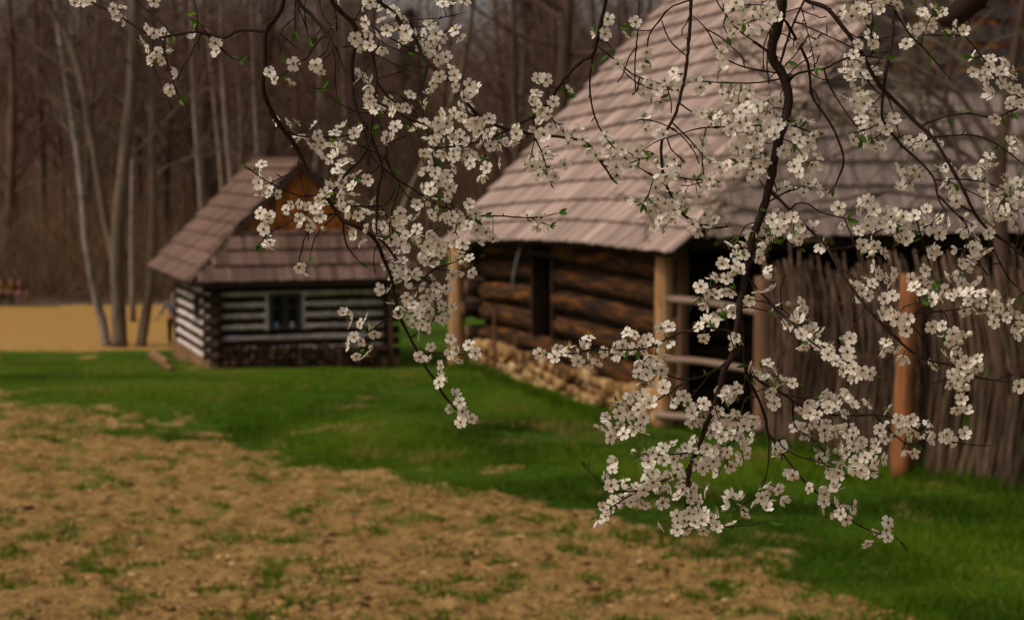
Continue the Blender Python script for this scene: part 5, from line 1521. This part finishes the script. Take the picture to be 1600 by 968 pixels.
order = sorted(range(len(flowers)), key=lambda i: sam[flowers[i][2], 2] + (9 if not (20 < flowers[i][0] < 1580 and 20 < flowers[i][1] < 940) else 0))
single = set(order[:100])
rest = MB(); lv_all = []; budm = []
for i, (px, py, j, dist) in enumerate(flowers):
    bx, by, D = sam[j]
    node = P3(bx, by, D)
    Df = D + random.uniform(-.020, .021)
    c = P3(px, py, Df)
    away = (c - node)
    nrm = Vector((random.gauss(0, .7), -.8 + random.gauss(0, .5), random.gauss(.1, .65)))
    if away.length > 1e-5: nrm += away.normalized() * .7
    nrm.normalize()
    r = .0099 * random.uniform(.84, 1.12)
    Rm = nrm.to_track_quat('Z', 'Y').to_matrix().to_4x4() @ Matrix.Rotation(random.random() * 6.28, 4, 'Z')
    if random.random() < .035:      # unopened bud instead of an open flower
        budm.append((c, node, nrm)); continue
    tipb = c - nrm * .0045
    if i in single:
        T = Rm; mb = MB(); petal_geom(mb, T, r, i)
        rel_n = node - c
        stalk(mb, rel_n, tipb - c, 1); mb.tube([tipb - c, -nrm * .0015], [.0009, .0019], 6, m=1)
        o = mb.build('blossom', [M['petal'], M['pedicel']], tree, smooth=True, loc=c - TO)
        sb = MB(); stamen_geom(sb, T, r, i, 0); sb.build('stamens', [M['filament'], M['anther'], M['eye']], o)
    else:
        T = Matrix.Translation(c - TO) @ Rm
        petal_geom(rest, T, r, i); stamen_geom(rest, T, r, i, 1)
        stalk(rest, node - TO, tipb - TO, 4); rest.tube([tipb - TO, c - TO - nrm * .0015], [.0009, .0019], 6, m=4)
    if random.random() < .17: lv_all.append((node, (c - node).normalized() + Vector((random.gauss(0, .7), random.gauss(0, .4), random.gauss(0, .6)))))
ro = rest.build('blossoms', [M['petal'], M['filament'], M['anther'], M['eye'], M['pedicel']], tree, smooth=True); ro['kind'] = 'stuff'
print('flowers', len(flowers), 'buds', len(budm))
for c, node, nrm in budm:
    mb = MB(); q = [(-.0045, .0012), (-.002, .0036), (.001, .0042), (.0035, .003), (.005, .0006)]
    mb.tube([nrm * z for z, _ in q], [w for _, w in q], 8, m=0)
    stalk(mb, node - c, nrm * -.004, 1); mb.tube([nrm * -.0055, nrm * -.0025], [.0009, .0026], 6, m=1)
    mb.build('bud', [M['bud'], M['pedicel']], tree, smooth=True, loc=c - TO)
# leaves: beside flowers and at the twig tips
for w0_, w1_, pl in SUBS[:]:
    e = pl[-1]; b_ = pl[-2]; s_, d = near(*e)
    if -5 < e[0] < 1605 and 0 < e[1] < 968:
        p = P3(e[0], e[1], s_[2]); q = P3(b_[0], b_[1], s_[2])
        for k in range(random.randint(1, 3)): lv_all.append((p, (p - q).normalized() + Vector((random.gauss(0, .4), random.gauss(0, .3), random.gauss(0, .4)))))
random.shuffle(lv_all)
LX = """360 90;372 96;267 58;247 36;283 153;277 140;308 22;300 35;448 90;440 112;496 140;485 70;650 118;570 222;630 195;690 215;770 210;795 222;710 260;640 200;435 205;480 315;520 322;555 330;540 290;610 320;410 300;408 360;402 375;640 340;650 310;735 345;760 370;860 352;735 410;740 390;605 425;600 465;690 500;535 485;560 560;665 560;845 270;890 155;905 75;930 100;945 95;820 165;960 280;1000 250;1005 232;1100 190;1090 145;1040 150;1010 95;1120 80;1150 30;1075 330;1120 350;1140 355;1000 365;1030 330;1130 300;1180 320;850 548;870 560;980 560;1110 500;1150 445;1250 360;1265 385;1325 340;1380 345;1430 345;1420 375;1470 380;1385 420;1480 520;1530 560;1540 565;1515 690;1540 695;1420 700;1435 705;1400 690;1250 650;1240 640;1270 780;1400 845;1410 850;925 735;935 808;1160 590;1170 600;1060 600;1090 560;1245 95;1500 170;1480 190;1300 180;1400 230;1570 190;1590 200;1560 245;1530 250;1355 60;1350 75;1450 95;1365 65;1480 75"""
for ln_ in LX.replace('\n', ';').split(';'):
    px, py = [int(q) for q in ln_.split()]
    d2 = (sam[:, 0] - px) ** 2 + (sam[:, 1] - py) ** 2; j = int(np.argmin(d2)); node = P3(*sam[j])
    lv_all.insert(0, (node, (P3(px, py, sam[j][2]) - node) * 60 + Vector((random.gauss(0, .6), random.gauss(0, .3), random.gauss(0, .5)))))


def leaf_geom(mb, o, d, ln, m=0):
    d = d.normalized(); sd = d.cross(Vector((random.gauss(0, .5), -1, random.gauss(0, .5)))).normalized(); up = sd.cross(d)
    rr = random.random(); w = ln * random.uniform(.14, .22); fold = random.uniform(.2, .9)
    i = len(mb.v); prof = ((0, .06), (.25, .75), (.5, 1), (.75, .68), (1, .04)); curl = random.uniform(-.25, .25)
    for t, h in prof:
        cpt = o + d * (ln * t) + up * (curl * ln * t * t)
        mb.v += [tuple(cpt - sd * (w * h) + up * (w * h * fold)), tuple(cpt), tuple(cpt + sd * (w * h) + up * (w * h * fold))]
    for k in range(4):
        for s_ in (0, 1): mb.face([i + k * 3 + s_, i + k * 3 + s_ + 1, i + k * 3 + s_ + 4, i + k * 3 + s_ + 3], r=rr, m=m)


lr_ = MB()
for i, (o_, d_) in enumerate(lv_all):
    ln = random.uniform(.008, .018)
    if i < 100:
        mb = MB(); leaf_geom(mb, Vector((0, 0, 0)), d_, ln); mb.build('leaf', M['leaf'], tree, smooth=True, loc=o_ - TO)
    else: leaf_geom(lr_, o_ - TO, d_, ln)
lo_ = lr_.build('leaves', M['leaf'], tree, smooth=True); lo_['kind'] = 'stuff'
print('leaves', len(lv_all))
# ================================================================= LIGHT, SKY, CAMERA
wld = bpy.data.worlds.new('World'); SC.world = wld; wld.use_nodes = True
nt = wld.node_tree; bg = nt.nodes['Background']
sky = nt.nodes.new('ShaderNodeTexSky'); sky.sky_type = 'NISHITA'; sky.sun_disc = False
SUN_EL, SUN_AZ = R(48), math.atan2(-.92, -.4)       # azimuth measured clockwise from +Y
sky.sun_elevation = SUN_EL; sky.sun_rotation = SUN_AZ
sky.air_density = 1.0; sky.dust_density = 4.0; sky.ozone_density = 1.0
hs = nt.nodes.new('ShaderNodeHueSaturation'); hs.inputs['Saturation'].default_value = .15      # thin overcast: nearly colourless sky
nt.links.new(sky.outputs[0], hs.inputs['Color'])
wm = nt.nodes.new('ShaderNodeMix'); wm.data_type = 'RGBA'; wm.blend_type = 'MULTIPLY'; wm.inputs[0].default_value = 1; wm.inputs[7].default_value = (1.0, .89, .84, 1)
nt.links.new(hs.outputs[0], wm.inputs[6]); nt.links.new(wm.outputs[2], bg.inputs[0]); bg.inputs[1].default_value = .082
sun = bpy.data.lights.new('sun', 'SUN'); sun.energy = 1.5; sun.angle = R(12); sun.color = (1, .86, .68)
so = bpy.data.objects.new('sun', sun); COL.objects.link(so)
dv = Vector((math.sin(SUN_AZ) * math.cos(SUN_EL), math.cos(SUN_AZ) * math.cos(SUN_EL), math.sin(SUN_EL)))
so.rotation_euler = dv.to_track_quat('Z', 'Y').to_euler(); so.location = dv * 60

cam = bpy.data.cameras.new('camera'); cam.lens = 70; cam.sensor_width = 36; cam.clip_start = .05; cam.clip_end = 2000
cam.dof.use_dof = True; cam.dof.focus_distance = 2.86; cam.dof.aperture_fstop = 8.8
co = bpy.data.objects.new('camera', cam); COL.objects.link(co); co.location = (0, 0, EYE); co.rotation_euler = (math.pi / 2 - PITCH, 0, 0)
SC.camera = co
SC.view_settings.view_transform = 'Standard'; SC.view_settings.look = 'None'; SC.view_settings.exposure = .25; SC.view_settings.gamma = 1
SC.view_settings.use_curve_mapping = False
SC.render.engine = 'CYCLES'
SC.cycles.use_denoising = True
SC.cycles.max_bounces = 6
for o in list(bpy.data.objects):
    if o.get('used') is not None: del o['used']
